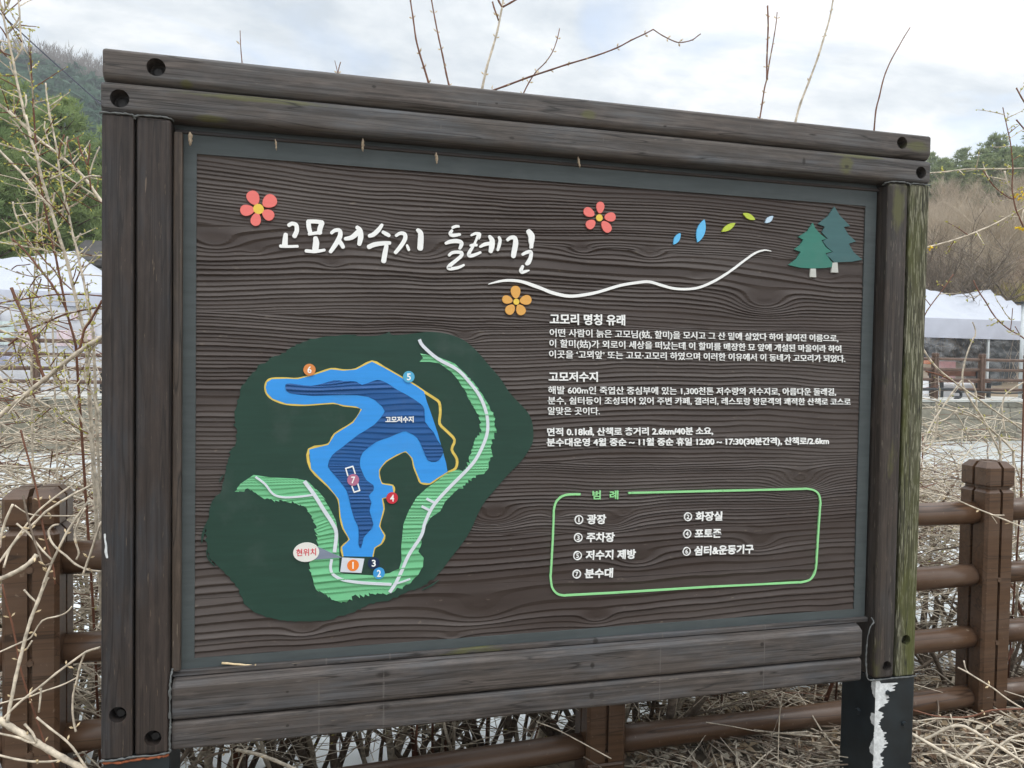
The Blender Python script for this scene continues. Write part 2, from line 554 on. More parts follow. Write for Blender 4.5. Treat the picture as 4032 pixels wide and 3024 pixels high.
def finish_board(name, bm, mw, y0, mat, holes, parent, label):
    me = bpy.data.meshes.new(name); bm.to_mesh(me); bm.free()
    inv = mw.inverted()
    if holes:
        tmp = bpy.data.objects.new('tmp', me); COL.objects.link(tmp)
        bm = bmesh.new()
        for hx, hz, hr in holes:
            p = inv @ Vector((hx, 0, hz))
            bm_cyl(bm, (p.x, y0 - .02, p.z), (p.x, y0 + .048, p.z), hr, n=28)
        cm = bpy.data.meshes.new('cut'); bm.to_mesh(cm); bm.free()
        cu = bpy.data.objects.new('cut', cm); COL.objects.link(cu)
        md = tmp.modifiers.new('b', 'BOOLEAN'); md.operation = 'DIFFERENCE'; md.object = cu; md.solver = 'EXACT'
        dg = bpy.context.evaluated_depsgraph_get()
        me = bpy.data.meshes.new_from_object(tmp.evaluated_get(dg))
        me.name = name
        bpy.data.objects.remove(tmp); bpy.data.objects.remove(cu)
    me.materials.clear()
    o = link(name, me, mat, parent, mw)
    if label: o['label'] = label
    for hx, hz, hr in holes:
        bm = bmesh.new()
        bm_cyl(bm, (hx + .002, y0 + .026, hz - hr * .28), (hx + .002, y0 + .050, hz - hr * .28), hr * .46, n=12)
        bm_cyl(bm, (hx + .001, y0 + .0445, hz - hr * .1), (hx + .001, y0 + .0475, hz - hr * .1), hr * .8, n=16)
        from_bm('bolt', bm, M_HBOLT, o)
    return o


def board(name, x0, x1, z0, z1, y0, y1, mat, vertical=False, bev=.012, seg=4, holes=(), parent=SIGN, label=None):
    """one timber, grain along its length; holes are counterbores with a bolt inside"""
    L, Wd = (z1 - z0, x1 - x0) if vertical else (x1 - x0, z1 - z0)
    bm = bmesh.new()
    bm_box(bm, -L / 2, L / 2, y0, y1, -Wd / 2, Wd / 2, bev, seg)
    mw = Matrix.Translation(((x0 + x1) / 2, 0, (z0 + z1) / 2))
    if vertical: mw = mw @ Matrix.Rotation(-math.pi / 2, 4, 'Y')
    return finish_board(name, bm, mw, y0, mat, holes, parent, label)


TH = .115


def moulding(name, x0, x1, prof, mat, holes=(), label=None):
    """horizontal timber with a rounded front profile; prof = (y0, y1, z0, z1, top radius, bottom radius, top run-in)"""
    y0, y1, z0, z1, rt, rb, run = prof
    zc = (z0 + z1) / 2; xc = (x0 + x1) / 2
    pts = [(y1, z0), (y1, z1), (y0 + max(run, rt), z1)]
    n = 6
    if run > rt:                                   # flat sloping chamfer on top
        pts += [(y0 + run * .45, z1 - rt * .35), (y0 + .006, z1 - rt * .78), (y0 + .0015, z1 - rt * .93), (y0, z1 - rt * 1.1)]
    else:
        pts += [(y0 + rt - rt * math.sin(math.pi / 2 * k / n), z1 - rt + rt * math.cos(math.pi / 2 * k / n)) for k in range(1, n + 1)]
    pts += [(y0 + rb - rb * math.cos(math.pi / 2 * k / n), z0 + rb - rb * math.sin(math.pi / 2 * k / n)) for k in range(0, n + 1)]
    bm = bmesh.new()
    e = .008
    ym, zm = (y0 + y1) / 2, (z0 + z1) / 2
    rows = []
    for x, s in ((x0, .93), (x0 + .002, .975), (x0 + e, 1), (x1 - e, 1), (x1 - .002, .975), (x1, .93)):
        rows.append([bm.verts.new((x - xc, ym + (y - ym) * s, zm + (z - zm) * s - zc)) for y, z in pts])
    m = len(pts)
    for p, q in zip(rows, rows[1:]):
        for k in range(m):
            l = (k + 1) % m
            bm.faces.new((p[k], p[l], q[l], q[k]))
    bm.faces.new(rows[0][::-1]); bm.faces.new(rows[-1])
    bmesh.ops.recalc_face_normals(bm, faces=bm.faces)
    return finish_board(name, bm, Matrix.Translation((xc, 0, zc)), y0, mat, holes, SIGN, label)


moulding('top_beam', .003, 2.692, (-.004, TH, 2.3535, 2.439, .010, .026, 0), MW_BEAM1, [(.137, 2.400, .0245), (2.569, 2.404, .0215)])
moulding('top_beam', -.002, 2.697, (0, TH, 2.267, 2.3515, .014, .020, 0), MW_BEAM2, [(.045, 2.307, .0245), (2.656, 2.307, .0215)])
board('side_post', 0, .080, .481, 2.264, .001, TH, MW_POST, True, .005, 2, holes=[(.043, .605, .0225)])
board('side_post', .0855, .174, .481, 2.264, .003, TH, MW_POST, True, .009, 3, holes=[(.133, .528, .0225)])
board('side_post', 2.526, 2.609, .486, 2.264, .002, TH, MW_HALF, True, .012, 3, holes=[(2.577, .53, .019)])
board('side_post', 2.6165, 2.699, .486, 2.264, .004, TH, MW_MOSSY, True, .006, 2, holes=[(2.657, .619, .019)], label='side post gone green with moss')
moulding('bottom_rail', .181, 2.472, (.004, TH, .5695, .684, .017, .016, .030), MW_RAIL)
moulding('bottom_rail', .181, 2.474, (.006, TH, .484, .5665, .015, .010, 0), MW_RAIL)
board('inner_sill', .177, 2.518, .6855, .7025, .034, .0488, MW_RAIL, bev=.003, seg=2)
board('side_trim', .1765, .2005, .7035, 2.238, .026, .0485, MW_TRIM, True, .004, 2)
board('top_trim', .177, 2.523, 2.2395, 2.250, .045, .060, MW_POST, bev=.002, seg=1)

# back sheet and the painted flush border round the sand-blasted field
bm = bmesh.new(); bm_box(bm, .176, 2.524, .062, .095, .69, 2.266)
from_bm('back_board', bm, PT['border'], SIGN)
X0, X1, Z0, Z1 = .2345, 2.469, .730, 2.186


def border():
    bm = bmesh.new()
    o = [(.19, .70), (2.515, .70), (2.515, 2.255), (.19, 2.255)]
    i = [(X0, Z0), (X1, Z0), (X1, Z1), (X0, Z1)]
    def ring(y):
        return [bm.verts.new((x, y, z)) for x, z in o], [bm.verts.new((x, y, z)) for x, z in i]
    a, b = ring(PY); c, d = ring(PY + .0115)
    for k in range(4):
        l = (k + 1) % 4
        bm.faces.new((a[k], a[l], b[l], b[k]))
        bm.faces.new((b[k], b[l], d[l], d[k]))
        bm.faces.new((a[k], c[k], c[l], a[l]))
        bm.faces.new((c[k], d[k], d[l], c[l]))
    return bm


PANEL = from_bm('panel', border(), PT['border'], SIGN)

# --- the sand-blasted relief: growth rings are contour lines of a warped board with knots
SEAMS = [3.0, 1.985, 1.735, 1.50, 1.285, 1.055, .90, -1.0]
BAND = [(.0135, .0075), (.024, .0088), (.0095, .0145), (.022, .0095), (.0092, .0125), (.016, .026), (.030, .017)]
KNOT_PX = [(845, 955, 26), (1000, 985, 12), (1655, 990, 30), (1310, 1040, 12), (2290, 985, 16), (2560, 1000, 18), (3010, 1195, 40), (3250, 1080, 22),
           (2740, 1085, 10), (1260, 1480, 25), (1140, 2080, 30), (3155, 1900, 36), (2990, 2140, 26), (2510, 2205, 30), (2410, 2060, 26), (2190, 2028, 12), (2462, 2022, 10),
           (1893, 2398, 38), (2350, 2435, 20), (1950, 2040, 34), (1780, 2505, 10), (1010, 2090, 20), (1830, 1330, 16), (2800, 1365, 14), (1200, 2480, 18)]
KNOTS = []
for kx, ky, kr in KNOT_PX:
    p = at_y(kx, ky, PY + .003)
    KNOTS.append((p.x, p.z, kr * .00082))


def relief(x, z):
    """height of the wood above the deepest blasting, metres"""
    x = np.asarray(x, float); z = np.asarray(z, float)
    zz = z - .0035 * np.sin(x * 2.2 + 1) - .012 * (x - 1.3) * 0
    plank = np.zeros(zz.shape, int)
    for i, s in enumerate(SEAMS[1:-1]):
        plank[zz < s] = i + 1
    out = np.zeros(zz.shape)
    for i in range(len(SEAMS) - 1):
        m = plank == i
        if not m.any(): continue
        X_, Z_ = x[m], z[m]
        top = min(SEAMS[i], 2.19); bot = max(SEAMS[i + 1], .72)
        g = Z_ + vnoise(X_ * 1.1 + i * 7, Z_ * 2.0, 11 + i) * .050 + vnoise(X_ * 3.3, Z_ * 6 + i, 31 + i) * .013 + vnoise(X_ * 11, Z_ * 20, 51 + i) * .0035
        kk = np.zeros(X_.shape)
        for (kx, kz, kr) in KNOTS:
            dz_ = (Z_ - kz)
            dxx = (X_ - kx)
            gs = np.exp(-(dxx / (kr * 3.0)) ** 2 - (dz_ / (kr * 1.25)) ** 2)
            g = g + gs * kr * 1.5 + np.exp(-(dxx / (kr * 7)) ** 2 - (dz_ / (kr * 4)) ** 2) * kr * .5
            kk = np.maximum(kk, np.exp(-(dxx / (kr * 2.0)) ** 2 - (dz_ / (kr * 1.0)) ** 2))
        t = np.clip((top - g) / max(top - bot, .01), -.6, 1.6)
        p0, p1 = BAND[i]
        # period runs from p0 at the plank's upper edge to p1 at its lower edge
        per = p0 + (p1 - p0) * np.clip(t, 0, 1)
        a = (p1 - p0) / (top - bot) if abs(p1 - p0) > 1e-6 else 1e-6
        u = top - g
        ph = np.where((u > 0) & (u < top - bot), np.log(np.maximum(p0 + a * u, 1e-4) / p0) / a, np.where(u <= 0, u / p0, np.log(p1 / p0) / a + (u - (top - bot)) / p1))
        ph = ph + vnoise(X_ * .7, ph * .35, 71 + i) * 1.3
        fl = np.floor(ph); s = ph - fl
        cut = .70
        h = np.where(s < cut, (s / cut) ** 1.35, 1 - ((s - cut) / (1 - cut)) ** .8)
        amp = np.clip(per * .30, .0024, .0046) * (.45 + .9 * _hash(fl, fl * 0 + i, 5)) * (.75 + .8 * np.clip(vnoise(X_ * 1.7, Z_ * 5, 91) + .3, -.2, 1))
        amp = amp * (1 - .72 * kk)
        out[m] = h * amp
    return out


nx_, nz_ = 290, 1040
gx = np.linspace(X0 - .002, X1 + .002, nx_)
gz = np.linspace(Z0 - .002, Z1 + .002, nz_)
GX, GZ = np.meshgrid(gx, gz)
H_ = relief(GX, GZ)
H_ = np.minimum(H_ - .0052, .0004)
v = np.stack([GX, PY + .0006 - H_, GZ], -1).reshape(-1, 3)
idx = np.arange(nx_ * nz_).reshape(nz_, nx_)
f = np.stack([idx[:-1, :-1], idx[:-1, 1:], idx[1:, 1:], idx[1:, :-1]], -1).reshape(-1, 4)
from_pydata('wood_field', v.tolist(), f.tolist(), M_PANEL, PANEL)

# --- painted work on the panel; outlines in board coordinates
LAYER = PY + .0004


def brd(px, py):
    p = at_y(px, py, PY)
    return Vector((p.x, p.z))


def crop(ox, oy, s):
    return lambda pts: [brd(ox + p[0] / s, oy + p[1] / s) for p in pts]


class Strip:
    """brush stroke as a ribbon: left and right edges plus rounded ends"""
    def __init__(self, L, R, c0, c1):
        self.L, self.R, self.c0, self.c1 = L, R, c0, c1


def slab(name, polys, mat, lift=0.0, parent=None, depth=.006, label=None, mis=None):
    """flat raised shapes in board coordinates: outlines (lists of points) or Strips"""
    V, F, MI = [], [], []
    mats = mat if isinstance(mat, list) else [mat]
    for n_, poly in enumerate(polys):
        y0 = LAYER - lift - n_ * .00006
        base = len(V)
        if isinstance(poly, Strip):
            n = len(poly.L)
            pts = poly.L + poly.R + poly.c0 + poly.c1
            faces = [(i, n + i, n + i + 1, i + 1) for i in range(n - 1)]
            if poly.c1: faces.append(tuple([n - 1] + [2 * n + len(poly.c0) + k for k in range(len(poly.c1))] + [2 * n - 1])[::-1])
            if poly.c0: faces.append(tuple([n] + [2 * n + k for k in range(len(poly.c0))] + [0])[::-1])
            loop = list(range(n)) + [2 * n + len(poly.c0) + k for k in range(len(poly.c1))] + list(range(2 * n - 1, n - 1, -1)) + [2 * n + k for k in range(len(poly.c0))]
        else:
            clean = [poly[0]]
            for q in poly[1:]:
                if (q - clean[-1]).length > 2e-4: clean.append(q)
            if (clean[0] - clean[-1]).length < 2e-4: clean.pop()
            n = len(clean)
            r = delaunay_2d_cdt(clean, [(i, (i + 1) % n) for i in range(n)], [], 1, 1e-6)
            pts = list(r[0]); faces = [tuple(f_) for f_ in r[2]]
            loop = list(range(n)) if len(pts) == n else []
        m = len(pts)
        V += [(q.x, y0, q.y) for q in pts]
        k0 = len(F)
        for f_ in faces:
            ar = sum(pts[f_[i]].x * pts[f_[(i + 1) % len(f_)]].y - pts[f_[(i + 1) % len(f_)]].x * pts[f_[i]].y for i in range(len(f_)))
            F.append(tuple(base + i for i in (f_ if ar > 0 else f_[::-1])))
        if loop:
            V += [(pts[i].x, y0 + depth, pts[i].y) for i in loop]
            for i in range(len(loop)):
                j = (i + 1) % len(loop)
                F.append((base + loop[i], base + m + i, base + m + j, base + loop[j]))
        MI += [mis[n_] if mis else 0] * (len(F) - k0)
    o = from_pydata(name, V, F, mats, parent or PANEL, None, MI)
    if label: o['label'] = label
    return o


def stroke(pts, widths, n=5, ends=True):
    """brush stroke along a smooth line"""
    c = smooth_pts(pts, False, n)
    m = len(pts) - 1
    w = []
    for i in range(m):
        for k in range(n): w.append(widths[i] + (widths[i + 1] - widths[i]) * k / n)
    w.append(widths[-1])
    L, R, tan = [], [], []
    for i in range(len(c)):
        tan.append((c[min(i + 1, len(c) - 1)] - c[max(i - 1, 0)]).normalized())
        nrm = Vector((-tan[i].y, tan[i].x))
        L.append(c[i] + nrm * w[i] / 2); R.append(c[i] - nrm * w[i] / 2)
    e0, e1 = [], []
    if ends:
        for k in range(1, 6):
            a = math.pi * k / 6
            nrm = Vector((-tan[-1].y, tan[-1].x))
            e1.append(c[-1] + (nrm * math.cos(a) + tan[-1] * math.sin(a) * .8) * w[-1] / 2)
            nrm = Vector((-tan[0].y, tan[0].x))
            e0.append(c[0] + (-nrm * math.cos(a) - tan[0] * math.sin(a) * .8) * w[0] / 2)
    return Strip(L, R, e0, e1)


def strokes(conv, data, scale):
    res = []
    for st in data:
        if len(st) == 2: st = [st[0], ((st[0][0] + st[1][0]) / 2, (st[0][1] + st[1][1]) / 2, (st[0][2] + st[1][2]) / 2), st[1]]
        res.append(stroke(conv([(a, b) for a, b, w in st]), [w * scale for a, b, w in st]))
    return res


MM = .000835                                   # metres per photograph pixel on the panel, about
# hand-brushed title
cA, cB = crop(1050, 820, 3.16), crop(1700, 820, 4.424)
TA = {
    0: [[(275, 212, 40), (318, 190, 42), (368, 212, 46), (374, 280, 48), (345, 348, 50)], [(237, 325, 45), (230, 390, 55), (226, 455, 62)], [(172, 470, 36), (260, 476, 30), (385, 473, 30)]],
    1: [[(520, 168, 50), (526, 240, 50), (548, 318, 44)], [(515, 165, 44), (610, 165, 44), (692, 176, 46)], [(690, 182, 52), (664, 250, 56), (655, 308, 50)], [(526, 322, 32), (600, 310, 34), (672, 302, 40)],
        [(608, 370, 50), (615, 430, 68), (606, 505, 70)], [(490, 530, 38), (600, 538, 38), (720, 520, 30)]],
    2: [[(805, 308, 34), (850, 276, 40), (905, 276, 44), (916, 330, 52), (888, 400, 56), (840, 475, 48), (793, 542, 40)], [(900, 405, 50), (930, 445, 48), (952, 484, 42)],
        [(978, 380, 38), (1060, 362, 52), (1135, 300, 60)], [(1124, 236, 42), (1160, 275, 56), (1170, 355, 62), (1152, 448, 46)]],
    3: [[(1436, 206, 34), (1390, 270, 50), (1330, 325, 50), (1275, 345, 38)], [(1446, 296, 36), (1485, 318, 46), (1524, 340, 40)], [(1270, 482, 52), (1340, 452, 52), (1450, 436, 48), (1532, 432, 40)], [(1490, 470, 48), (1472, 560, 56), (1455, 660, 56)]],
    4: [[(1610, 342, 32), (1660, 312, 38), (1715, 322, 46), (1722, 380, 48), (1670, 470, 48), (1602, 552, 42)], [(1746, 460, 26), (1758, 490, 34), (1770, 520, 30)], [(1878, 270, 42), (1915, 310, 60), (1916, 400, 68), (1910, 500, 66)]],
}
TB = {
    5: [[(362, 336, 44), (420, 315, 46), (470, 316, 40)], [(352, 388, 46), (322, 440, 58), (365, 472, 58), (490, 456, 44)], [(245, 610, 46), (330, 580, 66), (440, 572, 68), (510, 595, 66), (516, 640, 62), (488, 700, 48)],
        [(302, 820, 46), (350, 778, 50), (430, 764, 50), (515, 775, 60), (512, 830, 58), (420, 912, 58), (325, 990, 64), (292, 1042, 62), (360, 1052, 54), (470, 1030, 48), (560, 988, 36)]],
    6: [[(688, 472, 34), (760, 440, 46), (828, 446, 52)], [(842, 450, 38), (838, 500, 30), (820, 540, 16)], [(812, 455, 50), (780, 540, 40), (748, 612, 38)], [(676, 650, 42), (730, 640, 50), (782, 642, 44)],
        [(716, 672, 46), (660, 760, 56), (648, 822, 60), (720, 822, 56), (848, 770, 40)], [(842, 672, 40), (920, 630, 60), (1020, 612, 58)], [(1005, 490, 50), (1050, 560, 86), (1046, 660, 92), (1025, 752, 72)], [(1170, 506, 44), (1190, 560, 54), (1170, 660, 54), (1148, 730, 42)]],
    7: [[(1320, 552, 54), (1370, 514, 60), (1442, 518, 76), (1462, 600, 88), (1442, 720, 90), (1420, 836, 80)], [(1685, 402, 84), (1735, 480, 112), (1735, 570, 100), (1732, 640, 62), (1718, 690, 34)], [(1748, 600, 40), (1752, 650, 34), (1750, 688, 26)],
        [(1580, 806, 46), (1650, 770, 56), (1725, 762, 62), (1720, 860, 66), (1682, 945, 78), (1650, 968, 56)], [(1585, 1010, 46), (1555, 1080, 66), (1572, 1114, 58), (1640, 1098, 46), (1695, 1082, 20)]],
}
TITLE = 'white brushed title syllable'
for k, d in TA.items(): slab('title_lettering', strokes(cA, d, MM / 3.16), PT['white'], .0012 + .0001 * k)
for k, d in TB.items(): slab('title_lettering', strokes(cB, d, MM / 4.424), PT['white'], .0012 + .0001 * k)

# the long white swoosh
SW = [(1923, 1119, 3), (1960, 1109, 8), (2000, 1104, 10), (2050, 1108, 11), (2100, 1124, 13), (2140, 1139, 12), (2179, 1154, 13), (2240, 1166, 12), (2301, 1161, 12), (2362, 1148, 11), (2442, 1124, 11), (2515, 1112, 11),
      (2558, 1110, 11), (2607, 1124, 11), (2655, 1136, 10), (2710, 1138, 10), (2759, 1130, 10), (2820, 1103, 10), (2881, 1064, 9), (2930, 1027, 8), (2973, 997, 8), (3009, 985, 6), (3037, 989, 2)]
slab('swoosh', [stroke([brd(a, b) for a, b, w in SW], [w * MM for a, b, w in SW], 4, False)], PT['white'], .001)


def petal(c, p, a, b):
    """egg-shaped petal pointing away from the flower's centre"""
    d = (p - c).normalized(); n = Vector((-d.y, d.x))
    out = []
    for k in range(22):
        t = 2 * math.pi * k / 22
        w = b * (1 + .22 * math.cos(t))
        out.append(p + d * (a * math.cos(t)) + n * (w * math.sin(t)))
    return out


def disc(c, rx, rz=None, n=26):
    rz = rz or rx
    return [c + Vector((rx * math.cos(2 * math.pi * k / n), rz * math.sin(2 * math.pi * k / n))) for k in range(n)]


def flower(ox, oy, s, cen, r, pts, mat, label):
    cv = crop(ox, oy, s)
    c = cv([cen])[0]; k = MM / s
    polys = [petal(c, cv([(x, y)])[0], a * k * 1.04, b * k * 1.02) for x, y, a, b in pts] + [disc(c, r * k, n=22)]
    slab('painted_flower', polys, [mat, PT['yellow']], .0011, mis=[0] * len(pts) + [1], label=label)


flower(700, 700, 1.4747, (469, 181), 26, [(439, 117, 36, 30), (532, 137, 37, 32), (524, 214, 30, 27), (454, 241, 33, 24), (404, 188, 34, 27)], PT['pink'], 'large pink painted flower left of the title')
flower(2100, 700, 1.6385, (426, 258), 22, [(432, 192, 36, 26), (360, 223, 37, 28), (495, 253, 37, 28), (470, 315, 40, 29), (371, 299, 33, 28)], PT['pink'], 'pink painted flower above the white swoosh')
flower(700, 700, 1.4747, (1966, 720), 17, [(1962, 664, 34, 27), (2020, 710, 33, 26), (1991, 766, 30, 26), (1931, 764, 30, 25), (1914, 708, 29, 22)], PT['orange'], 'orange painted flower under the white swoosh')


def leaf(a, b, w):
    m = (a + b) / 2; d = b - a; n = Vector((-d.y, d.x)).normalized()
    out = []
    for sgn in (1, -1):
        rng = range(0, 10) if sgn > 0 else range(10, 0, -1)
        for k in rng:
            t = k / 10
            out.append(a + d * t + n * (sgn * w / 2 * (math.sin(math.pi * t) ** .8 if 0 < t < 1 else 0)))
    return out


cR = crop(2100, 700, 1.6385)
for (a, b, w, m_) in [((905, 431), (949, 356), 38, 'sky'), ((1060, 417), (1104, 269), 60, 'sky'), ((1216, 347), (1304, 292), 38, 'lime'), ((1352, 229), (1432, 270), 36, 'lime'), ((1496, 291), (1548, 247), 34, 'pale')]:
    p = cR([a, b]); slab('painted_leaf', [leaf(p[0], p[1], w * MM / 1.6385)], PT[m_], .001)
TR1 = [(1803, 290), (1818, 325), (1850, 362), (1892, 395), (1858, 403), (1886, 448), (1926, 477), (1885, 487), (1915, 532), (1958, 572), (1880, 582), (1800, 585), (1720, 580), (1646, 562), (1698, 522), (1725, 478), (1683, 462), (1722, 432), (1742, 400), (1710, 382), (1770, 342)]
TR2 = [(1942, 186), (1975, 242), (2043, 311), (2003, 318), (2032, 366), (2081, 411), (2034, 425), (2066, 480), (2121, 528), (2060, 541), (1942, 546), (1908, 512), (1886, 495), (1932, 478), (1892, 444), (1866, 408), (1898, 392), (1862, 352), (1880, 315), (1836, 298), (1902, 246)]
for pts, m_, tr, lb in [(TR1, 'tree1', [(1788, 586), (1822, 586), (1825, 642), (1784, 640)], 'green painted fir'), (TR2, 'tree2', [(1930, 548), (1962, 546), (1967, 612), (1921, 610)], 'teal painted fir')]:
    slab('painted_fir', [cR(pts), cR(tr)], [PT[m_], PT['trunk']], .001, mis=[0, 1], label=lb)

# --- the lake map
cM = crop(750, 1250, 1.327)
KM = MM / 1.327
rnd = random.Random(3)


def rough(poly, amp, sel=None, step=.006, lean=(-.8, .25)):
    """torn, brushed edge: little slanting notches along an outline"""
    out = []
    n = len(poly)
    for i in range(n):
        a, b = poly[i], poly[(i + 1) % n]
        d = b - a
        k = max(1, int(d.length / step))
        for j in range(k):
            q = a + d * (j / k)
            if sel is None or sel(q):
                o_ = rnd.random() ** 2 * amp
                q = q + Vector((lean[0] * o_, lean[1] * o_ + (rnd.random() - .5) * amp * .35))
            out.append(q)
    return out


GR = [(1250, 75), (1340, 85), (1430, 120), (1500, 180), (1560, 250), (1620, 320), (1665, 390), (1720, 450), (1765, 500), (1788, 560), (1790, 640), (1770, 690), (1720, 760), (1660, 820), (1600, 890), (1540, 960), (1500, 1030), (1465, 1110), (1420, 1180), (1350, 1270),
      (1290, 1350), (1230, 1400), (1130, 1440), (1040, 1480), (950, 1500), (880, 1530), (800, 1560), (700, 1585), (600, 1590), (500, 1585), (420, 1570), (360, 1550), (310, 1520), (280, 1480), (255, 1420), (210, 1360), (160, 1310), (115, 1265), (95, 1220), (88, 1150),
      (95, 1050), (120, 980), (155, 920), (180, 850), (190, 780), (210, 720), (240, 650), (245, 600), (232, 530), (240, 470), (262, 400), (290, 340), (340, 280), (420, 220), (500, 180), (600, 130), (700, 100), (780, 98), (860, 97), (960, 97), (1020, 84), (1040, 74), (1052, 92), (1110, 90), (1180, 82)]
gp = smooth_pts(cM(GR), True, 3)
gz0 = cM([(0, 120)])[0].y; gx0 = cM([(640, 0)])[0].x
extra = [stroke(cM([(500, 178), (530, 160), (568, 150)]), [KM * 3, KM * 9, KM * 2], 3, False), stroke(cM([(735, 104), (800, 96), (868, 92)]), [KM * 4, KM * 10, KM * 2], 3, False), stroke(cM([(58, 1180), (66, 1130), (80, 1080)]), [KM * 3, KM * 12, KM * 3], 3, False),
         stroke(cM([(82, 1215), (95, 1262), (128, 1300)]), [KM * 2, KM * 8, KM * 3], 3, False), stroke(cM([(1210, 1425), (1260, 1400), (1300, 1372)]), [KM * 2, KM * 8, KM * 2], 3, False), stroke(cM([(150, 860), (160, 840), (172, 822)]), [KM * 2, KM * 9, KM * 2], 3, False)]
MAP_G = slab('map_ground', [rough(gp, .011, lambda q: q.x < gx0 or q.y < cM([(0, 1380)])[0].y, .007)] + extra, PT['ground'], .0008)


def textured_patch(name, poly, mat, base, gain=.8):
    """painted patch that keeps the blasted grain: triangulated with inner points lifted by the relief"""
    xs_ = [p.x for p in poly]; zs_ = [p.y for p in poly]
    pts = list(poly)
    n = len(pts)
    def inside(q):
        c = False
        j = n - 1
        for i in range(n):
            if (poly[i].y > q[1]) != (poly[j].y > q[1]) and q[0] < (poly[j].x - poly[i].x) * (q[1] - poly[i].y) / (poly[j].y - poly[i].y) + poly[i].x: c = not c
            j = i
        return c
    inner = []
    z = min(zs_) + .0008; row = 0
    while z < max(zs_):
        x = min(xs_) + (.0045 if row % 2 else 0)
        while x < max(xs_):
            if inside((x, z)): inner.append(Vector((x, z)))
            x += .009
        z += .0017; row += 1
    r = delaunay_2d_cdt(pts + inner, [(i, (i + 1) % n) for i in range(n)], [], 1, 1e-5)
    V = np.array([[p.x, p.y] for p in r[0]])
    H = relief(V[:, 0], V[:, 1]) * gain
    vv = np.stack([V[:, 0], LAYER - base - H, V[:, 1]], -1).tolist()
    return from_pydata(name, vv, [tuple(f_) for f_ in r[2]], mat, PANEL)


LG = [(230, 908), (262, 868), (330, 822), (420, 835), (560, 842), (612, 855), (680, 920), (730, 1000), (760, 1060), (772, 1130), (778, 1240), (775, 1325), (800, 1338), (850, 1342), (950, 1346), (1040, 1335), (1090, 1310), (1103, 1270), (1100, 1205), (1112, 1080), (1140, 1010), (1180, 940), (1235, 890),
      (1290, 852), (1340, 812), (1430, 785), (1450, 740), (1475, 660), (1508, 590), (1508, 530), (1478, 470), (1438, 400), (1400, 330), (1365, 287), (1300, 240), (1250, 232), (1196, 232), (1215, 212), (1200, 188), (1290, 205), (1380, 240), (1480, 340), (1540, 430), (1578, 500), (1588, 570), (1570, 650), (1565, 740), (1530, 800),
      (1450, 850), (1380, 912), (1330, 962), (1305, 1012), (1255, 1045), (1230, 1085), (1198, 1130), (1208, 1180), (1190, 1222), (1218, 1255), (1214, 1300), (1190, 1342), (1150, 1382), (1090, 1412), (1040, 1432), (900, 1440), (850, 1452), (780, 1482), (730, 1462), (650, 1412), (632, 1350), (614, 1300), (640, 1250), (660, 1180),
      (642, 1080), (600, 992), (540, 962), (430, 950), (350, 922), (300, 892)]
lgp = cM(LG)
midx = cM([(1420, 0)])[0].x
textured_patch('map_lowland', rough(lgp, .019, lambda q: (q.y < cM([(0, 900)])[0].y and (q.x < cM([(700, 0)])[0].x or q.y < cM([(0, 1440)])[0].y)) or q.x > midx, 0.0055, (.55, -.5)), PT['green'], .0009)

RIM = [(800, 1247), (792, 1200), (832, 1160), (800, 1100), (785, 1040), (775, 950), (720, 880), (630, 790), (620, 690), (720, 665), (755, 610), (850, 550), (895, 480), (865, 465), (800, 458), (745, 445), (600, 455), (500, 450), (430, 425), (400, 395), (393, 365), (400, 338), (425, 322), (500, 320), (560, 322), (640, 302), (735, 271), (800, 278),
       (865, 272), (948, 231), (1010, 262), (1060, 290), (1120, 325), (1180, 360), (1220, 388)]
RIM_R = [(1270, 420), (1300, 445), (1305, 500), (1302, 555), (1340, 595), (1380, 640), (1365, 690), (1392, 740), (1385, 788), (1345, 810)]
RIM_B = [(1345, 810), (1300, 832), (1250, 866), (1205, 862), (1190, 830), (1170, 780), (1160, 735), (1125, 698), (1080, 715), (1020, 750), (985, 795), (985, 832), (1000, 870), (1055, 880), (1060, 912), (1035, 935), (1000, 945), (1008, 1000), (985, 1090), (1012, 1140), (995, 1180), (960, 1203), (950, 1250)]
BLUE_R = [(1235, 440), (1260, 510), (1290, 600), (1315, 690), (1335, 760), (1343, 806)]
path = cM(RIM + RIM_R + RIM_B)
slab('map_path', [stroke(path, [KM * 13] * len(path), 3, False)], PT['path'], .0012, depth=.003)
slab('map_lake', [cM(RIM + BLUE_R + RIM_B[1:])], PT['lake'], .0015, depth=.003)
DP = [(497, 350), (520, 345), (560, 350), (630, 357), (690, 345), (750, 328), (800, 332), (865, 335), (897, 352), (960, 330), (990, 328), (1030, 345), (1080, 378), (1140, 410), (1200, 450), (1222, 480), (1225, 545), (1270, 600), (1290, 640), (1320, 690), (1310, 730), (1280, 755), (1240, 745), (1215, 690), (1185, 630), (1140, 600), (1110, 595),
      (1040, 625), (970, 650), (900, 705), (885, 760), (895, 800), (920, 850), (955, 875), (955, 905), (930, 930), (945, 965), (935, 1010), (955, 1080), (930, 1120), (905, 1150), (890, 1205), (878, 1180), (878, 1100), (860, 1060), (840, 1000), (825, 930), (800, 880), (750, 820), (718, 775), (740, 720), (790, 680), (880, 610), (960, 560), (1010, 500),
      (1010, 480), (985, 450), (930, 415), (800, 402), (640, 410), (520, 395), (500, 375)]
textured_patch('map_deep_water', smooth_pts(cM(DP), True, 2), PT['deep'], .0016, .7)
